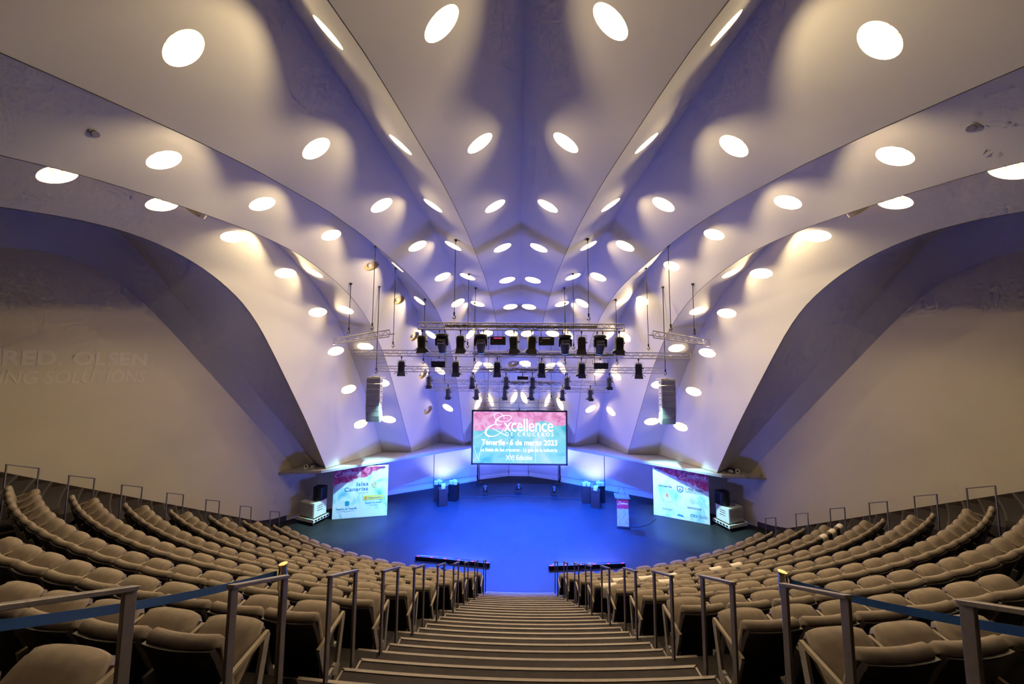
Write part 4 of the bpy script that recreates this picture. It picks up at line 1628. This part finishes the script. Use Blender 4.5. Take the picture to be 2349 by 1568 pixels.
blob(pr, [(.05 * BW, .955 * BH), (.16 * BW, .955 * BH), (.16 * BW, .975 * BH), (.05 * BW, .975 * BH)], NAVY)

# ------------------------------------------------------------------ subwoofers on dollies with monitors
for sg in (-1, 1):
    side = 'lettered wall side' if sg < 0 else 'lectern side'
    rz = -sg * -.33 if sg > 0 else -.33
    C0 = Vector((sg * 9.18, 14.72, 0))
    o = empty('speaker_dolly', C0, rz)
    tag(o, 'white open-framed wheeled dolly under the subwoofer, %s' % side, 'dolly', 'speaker dollies')
    m_ = MB()
    for (c, d) in (((0, -.37, .19), (1.08, .05, .13)), ((0, .37, .19), (1.08, .05, .13)), ((-.52, 0, .19), (.05, .72, .13)), ((.52, 0, .19), (.05, .72, .13)), ((-.12, 0, .17), (.04, .72, .08)), ((.14, 0, .17), (.04, .72, .08)), ((0, 0, .135), (1.0, .7, .02))):
        m_.box(c, d)
    m_.build('frame', MT['speaker'], o, bevel=.006)
    dk = MB()
    for k in range(5):
        dk.box((sg * -.549, -.28 + .14 * k, .19), (.006, .09, .07))
    dk.build('slot', MT['black'], o)
    for x in (-.45, .45):
        for y in (-.3, .3):
            w_ = MB()
            w_.lathe([(.055, -.018), (.062, 0), (.055, .018)], (x, y, .062), 14, Matrix.Rotation(math.pi / 2, 3, 'Y'))
            w_.box((x, y, .115), (.06, .07, .02))
            w_.build('castor', MT['darkgrey'], o)
    zt = .258
    o = empty('subwoofer', C0 + Vector((0, 0, zt)), rz)
    tag(o, 'white subwoofer cabinet with grey grille on its dolly, %s' % side, 'loudspeaker', 'subwoofers')
    MB().box((0, .02, .31), (.84, .62, .62)).build('cabinet', MT['speaker'], o, bevel=.012)
    MB().box((0, -.297, .31), (.76, .012, .54)).build('grille', MT['subgrille'], o)
    xs_ = -sg * .4225
    for k, zz in enumerate((.46, .37, .27)):
        MB().box((xs_, 0, zz), (.008, .26, .018)).build('handle_slot', MT['black'], o)
    MB().lathe([(.012, 0), (.012, .014)], (-.36, -.300, .31), 8, Matrix.Rotation(math.pi / 2, 3, 'X')).build('badge', MT['black'], o)
    o = empty('monitor_speaker', C0 + Vector((-sg * .22, .08, zt + .622)), rz + (.2 if sg < 0 else -.2))
    tag(o, 'black curved-front monitor speaker standing on the subwoofer, %s' % side, 'loudspeaker', 'monitor speakers')
    poly = [(-.23, .2)]
    for k in range(9):
        a = math.pi * (1.18 + .64 * k / 8)
        poly.append((.235 / math.cos(math.radians(33)) * math.cos(a) * .99, .02 + .26 * math.sin(a)))
    poly.append((.23, .2))
    MB().prism(poly, 0, .56).build('cabinet', MT['black'], o, bevel=.008)
    MB().prism([(x * .94, y * .9 - .022) for x, y in poly[1:-1]], .03, .53).build('grille', MT['plinth'], o)

# ------------------------------------------------------------------ plinths with award boxes
for sg in (-1, 1):
    side = 'lettered wall side' if sg < 0 else 'lectern side'
    spots = [(sg * 3.78, 16.50, .30, 'front'), (-4.14 if sg < 0 else 3.44, 17.06, .15, 'rear'), (-3.36 if sg < 0 else 4.12, 17.10, -.20, 'other rear')]
    for (x, y, rz, w_) in spots:
        rz = rz if sg < 0 else -rz
        o = empty('award_plinth', (x, y, 0), rz)
        pos = {'front': 'front of the trio', 'rear': 'rear of the trio nearer the wall of letters', 'other rear': 'rear of the trio nearer the lectern'}[w_]
        tag(o, 'tall black plinth, %s, %s' % (pos, side), 'plinth', 'black award plinths')
        h = .80
        MB().box((0, 0, h / 2), (.42, .42, h)).build('column', MT['plinth'], o, bevel=.006)
        MB().box((0, 0, h + .006), (.44, .44, .012)).build('top_plate', MT['plinth'], o)
        for q, (bx, by) in enumerate(((-.11, -.07), (.11, -.06), (.0, .12)) if w_ != 'front' else ((0, -.08), (.03, .10))):
            b_ = empty('award_box', Vector((x, y, h + .012)) + Matrix.Rotation(rz, 3, 'Z') @ Vector((bx, by, 0)), rz + .12 * q - .1)
            tag(b_, 'small cream award box, %s on the %s plinth, %s' % (ORDINAL[q], w_, side), 'box', 'award boxes')
            MB().box((0, 0, .07), (.17, .11, .14)).build('base', MT['box'], b_)
            MB().box((0, 0, .15), (.18, .12, .03)).build('lid', MT['white'], b_)

# ------------------------------------------------------------------ lectern
o = empty('lectern', (4.44, 14.40, 0), -.12)
tag(o, 'slim clear lectern with a red and grey printed front and two microphones', 'lectern')
MB().box((0, .15, .02), (.56, .42, .04)).build('base', MT['plinth'], o, bevel=.006)
MB().box((0, .02, .63), (.50, .02, 1.18)).build('panel', MT['darkgrey'], o)
fp = MB().box((0, .004, .62), (.48, .008, 1.10)).build('print', LECT, o)
logo(fp, -.21, .95, .00027, WHITE, y=-.001, sub=False)
MB().hexa([(-.31, -.04, 1.20), (.31, -.04, 1.20), (.31, .36, 1.28), (-.31, .36, 1.28), (-.31, -.04, 1.23), (.31, -.04, 1.23), (.31, .36, 1.31), (-.31, .36, 1.31)]).build('reading_desk', MT['darkgrey'], o, bevel=.004)
for s_ in (-1, 1):
    MB().box((s_ * .30, .0, 1.225), (.10, .06, .03)).build('bracket', MT['black'], o)
    MB().tube([(s_ * .14, .30, 1.30), (s_ * .13, .30, 1.45), (s_ * .08, .24, 1.57), (s_ * .05, .14, 1.58)], .007, 5).build('microphone', MT['black'], o)
MB().box((0, .30, .64), (.1, .04, 1.2)).build('stem', MT['steel'], o)

# ------------------------------------------------------------------ floor lights, LED bars, cables
PARS = []
for n_, x in enumerate((-1.8, 0, 1.9)):
    y = 17.85 + (.3 if n_ == 1 else 0)
    o = empty('floor_light', (x, y, 0))
    tag(o, 'small black stage-floor light, %s of three before the back wall' % ORDINAL[n_], 'stage light', 'floor lights')
    MB().box((0, 0, .06), (.26, .22, .12)).build('base', MT['black'], o, bevel=.01)
    m_ = MB()
    for s_ in (-1, 1):
        m_.box((s_ * .13, 0, .22), (.04, .10, .24))
    m_.build('yoke', MT['black'], o, bevel=.008)
    R3 = Matrix.Rotation(math.radians(-35), 3, 'X')
    MB().lathe([(.10, -.10), (.11, -.04), (.11, .10), (.09, .14)], (0, 0, .28), 14, R3).build('head', MT['black'], o, smooth=True, angle=.7)
    MB().lathe([(.085, .135), (.08, .15)], (0, 0, .28), 14, R3).build('lens', MT['bluelens'], o)
    PARS.append((x, y, .28))
for sg in (-1, 1):
    o = empty('uplight', (sg * 3.75, 17.62, 0))
    tag(o, 'small black uplight on the floor behind the plinths, %s' % ('lettered wall side' if sg < 0 else 'lectern side'), 'stage light', 'uplights behind plinths')
    MB().box((0, 0, .03), (.2, .2, .06)).build('base', MT['black'], o, bevel=.008)
    R3 = Matrix.Rotation(math.radians(-30), 3, 'X')
    MB().lathe([(.07, -.06), (.08, 0), (.08, .08)], (0, 0, .13), 14, R3).build('head', MT['black'], o, smooth=True, angle=.7)
    MB().lathe([(.065, .078), (.06, .09)], (0, 0, .13), 14, R3).build('lens', MT['bluelens'], o)
    light('up_beam', 'SPOT', (sg * 3.75, 17.70, .28), P_UP, (.42, .46, 1), o, (sg * 4.2, 18.95, 1.9), spot_size=math.radians(100), spot_blend=.8, shadow_soft_size=.05)
m_ = MB()
pts = []
for k in range(60):
    t = k / 59
    x = -3.4 + 6.6 * t
    pts.append((x, 17.35 + .35 * math.sin(math.pi * t) + .04 * math.sin(19 * t), .012))
o = m_.tube(pts, .012, 5).build('floor_cable', MT['cable'])
tag(o, 'thin black cable running past the three small floor lights', 'cable')
m_ = MB()
o = m_.tube([(4.75, 14.45, .012), (5.2, 14.5, .012), (5.7, 14.75, .012), (6.2, 15.3, .012)], .014, 5).build('floor_cable', MT['cable'])
tag(o, 'short black cable from the lectern toward the logo board', 'cable')
BARS = []
for sg, a, b in ((-1, (-3.70, 11.95), (-1.02, 11.60)), (1, (.97, 11.50), (3.63, 11.72))):
    a, b = Vector((*a, 0)), Vector((*b, 0))
    d = b - a
    o = empty('led_bar', a, math.atan2(d.y, d.x))
    tag(o, 'long black LED light bar on the stage front, %s' % ('lettered wall side' if sg < 0 else 'lectern side'), 'light bar', 'LED bars')
    L_ = d.length
    for k in range(2):
        MB().box((L_ * (.25 + .5 * k), 0, .075), (L_ * .495, .11, .12)).build('housing', MT['black'], o, bevel=.01)
    for k in range(6):
        MB().box((L_ * (.04 + .184 * k), -.035, .138), (.09, .03, .008)).build('indicator', MT['led'], o)
    m_ = MB()
    for k in range(2):
        m_.box((L_ * (.25 + .5 * k), .02, .136), (L_ * .46, .05, .004))
    m_.build('lens_strip', MT['lens'], o)
    MB().tube([(L_ * .42, -.06, .05), (L_ * .45, -.2, .03), (L_ * .40, -.35, .012), (L_ * .5, -.45, .012)], .012, 5).build('cable', MT['cable'], o)
    BARS.append(((a + b) / 2, o))

# ------------------------------------------------------------------ small things on ledge and ceiling
for sg in (-1, 1):
    side = 'lettered wall side' if sg < 0 else 'lectern side'
    o = empty('security_camera', (sg * 9.42, 14.48, 2.30))
    tag(o, 'round white security camera on the ledge end, %s' % side, 'camera', 'security cameras')
    MB().lathe([(.09, 0), (.09, .05), (.06, .06)], (0, 0, 0), 14).build('base', MT['white'], o)
    R3 = Vector((-sg * .3, -1, .25)).to_track_quat('Z', 'Y').to_matrix()
    MB().lathe([(.07, -.05), (.085, 0), (.085, .06)], (0, 0, .10), 14, R3).build('body', MT['white'], o, smooth=True, angle=.7)
    MB().lathe([(.045, .055), (.04, .066)], (0, 0, .10), 12, R3).build('lens', MT['black'], o)
    o = MB().lathe([(.10, 0), (.10, .02), (.085, .07), (.05, .10), (.01, .11)], (0, 0, 0), 16).build('dome_sensor', MT['white'], smooth=True, angle=.8)
    o.location = (sg * 9.18, 14.55, 2.33)
    tag(o, 'small white dome sensor beside the security camera, %s' % side, 'sensor', 'dome sensors')
    P, Pt, Pu, nn = frame_at(4, .540, .60)
    if nn.dot(room_c - P) < 0:
        nn = -nn
    P = Vector((-sg * P.x, P.y, P.z)) if sg > 0 else P
    nn = Vector((-nn.x, nn.y, nn.z)) if sg > 0 else nn
    o = empty('smoke_detector', P)
    tag(o, 'small round smoke detector on the broad ceiling plate, %s' % side, 'smoke detector', 'smoke detectors')
    q = nn.to_track_quat('Z', 'Y').to_matrix()
    MB().lathe([(.085, 0), (.085, .025)], (0, 0, 0), 16, q).build('base', MT['white'], o)
    MB().lathe([(.07, .025), (.075, .045), (.06, .065)], (0, 0, 0), 16, q).build('head', MT['strut'], o)
# peeling paint beside the detector on the lectern side
P0, Pt, Pu, nn = frame_at(4, .54, .6)
rr = random.Random(11)
for (t0, u0, cnt, spr) in ((.545, .60, 9, .16), (.525, .86, 6, .08), (.56, .84, 5, .06)):
    for q in range(cnt):
        P, Pt, Pu, nn = frame_at(4, t0 + rr.uniform(-1, 1) * spr * .05, min(.97, u0 + rr.uniform(-1, 1) * spr * .6))
        if nn.dot(room_c - P) < 0:
            nn = -nn
        e1, e2 = Pt.normalized(), nn.cross(Pt.normalized())
        poly = []
        L_ = rr.uniform(.03, .09)
        th = rr.uniform(0, 3.1)
        for k in range(6):
            a = 2 * math.pi * k / 6
            r_ = rr.uniform(.5, 1)
            v = (e1 * math.cos(th) + e2 * math.sin(th)) * math.cos(a) * L_ * r_ + (e2 * math.cos(th) - e1 * math.sin(th)) * math.sin(a) * .018 * r_
            w_ = P + v + nn * rr.uniform(.004, .012)
            poly.append((-w_.x, w_.y, w_.z))
        MB().add(poly, [tuple(range(6))]).build('paint_flake', MT['flake'], ceiling)

# lettering projected on the side wall, its light painted as paler flat letters
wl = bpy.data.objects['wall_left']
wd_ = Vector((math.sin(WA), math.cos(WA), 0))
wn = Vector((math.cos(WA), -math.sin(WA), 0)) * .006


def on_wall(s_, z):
    return Vector((-WX, WY, z)) - wd_ * s_ + wn


place_text(fit_text('FRED. OLSEN', 3.12, .47, .03, 0, 1.05), 'painted_projection_lettering', MT['ghost'], wl, on_wall(7.75, 6.80), wd_)
place_text(fit_text('SHIPPING SOLUTIONS', 3.85, .42, .012, .12, 1.0), 'painted_projection_lettering', MT['ghost'], wl, on_wall(8.48, 6.22), wd_)

# ------------------------------------------------------------------ stage lighting
def holder(name_prefix, idx=0):
    return None


heads = [ob for ob in col.objects if ob.name.startswith('moving_head_light')]
for (x, y, z), hd_ in zip(MH, heads):
    light('blue_beam', 'SPOT', (x, y + .15, z - .80), P_BLUE, BLUE, hd_, (x * 1.05, 15.2, 0), spot_size=math.radians(62), spot_blend=.7, shadow_soft_size=.12)
slim = [ob for ob in col.objects if ob.name.startswith('stage_lantern') and 'fourth truss' in ob['label']]
for ob in slim:
    x, y, z = ob.location
    light('blue_wash', 'SPOT', (x, y, z - .86), P_WASH, BLUE, ob, (x * 1.15, 14.4, 0), spot_size=math.radians(80), spot_blend=.8, shadow_soft_size=.10)
third = sorted([ob for ob in col.objects if ob.name.startswith('stage_lantern') and 'third truss' in ob['label']], key=lambda q: q.location.x)
for ob, tx in ((third[0], -4.3), (third[-1], 4.3), (third[1], -2.4), (third[-2], 2.4)):
    x, y, z = ob.location
    light('wall_beam', 'SPOT', (x, y, z - .84), P_BACKWALL * (1 if abs(tx) > 3 else .5), (.42, .50, 1), ob, (tx, 19.1, 1.7), spot_size=math.radians(30), spot_blend=.9, shadow_soft_size=.08)
wide = sorted([ob for ob in col.objects if ob.name.startswith('stage_lantern') and 'widest truss' in ob['label']], key=lambda q: q.location.x)
for ob, tgt in ((wide[0], (-7.15, 14.65, .7)), (wide[-1], (7.15, 14.65, .7))):
    x, y, z = ob.location
    light('board_beam', 'SPOT', (x, y - .2, z - .86), P_BANNER, (.40, .92, 1), ob, tgt, spot_size=math.radians(44), spot_blend=.7, shadow_soft_size=.08)
for (c, ob) in BARS:
    light('bar_glow', 'AREA', (c.x, c.y + .03, .16), P_LEDBAR, (.10, .15, 1), ob, (c.x * .7, 18.5, 4.6), shape='RECTANGLE', size=2.4, size_y=.06)
fl = [ob for ob in col.objects if ob.name.startswith('floor_light')]
for (p, ob) in zip(PARS, fl):
    light('floor_beam', 'SPOT', (p[0], p[1] + .14, .45), P_PAR, (.25, .35, 1), ob, (p[0], 20.2, 3.2), spot_size=math.radians(95), spot_blend=.9, shadow_soft_size=.06)
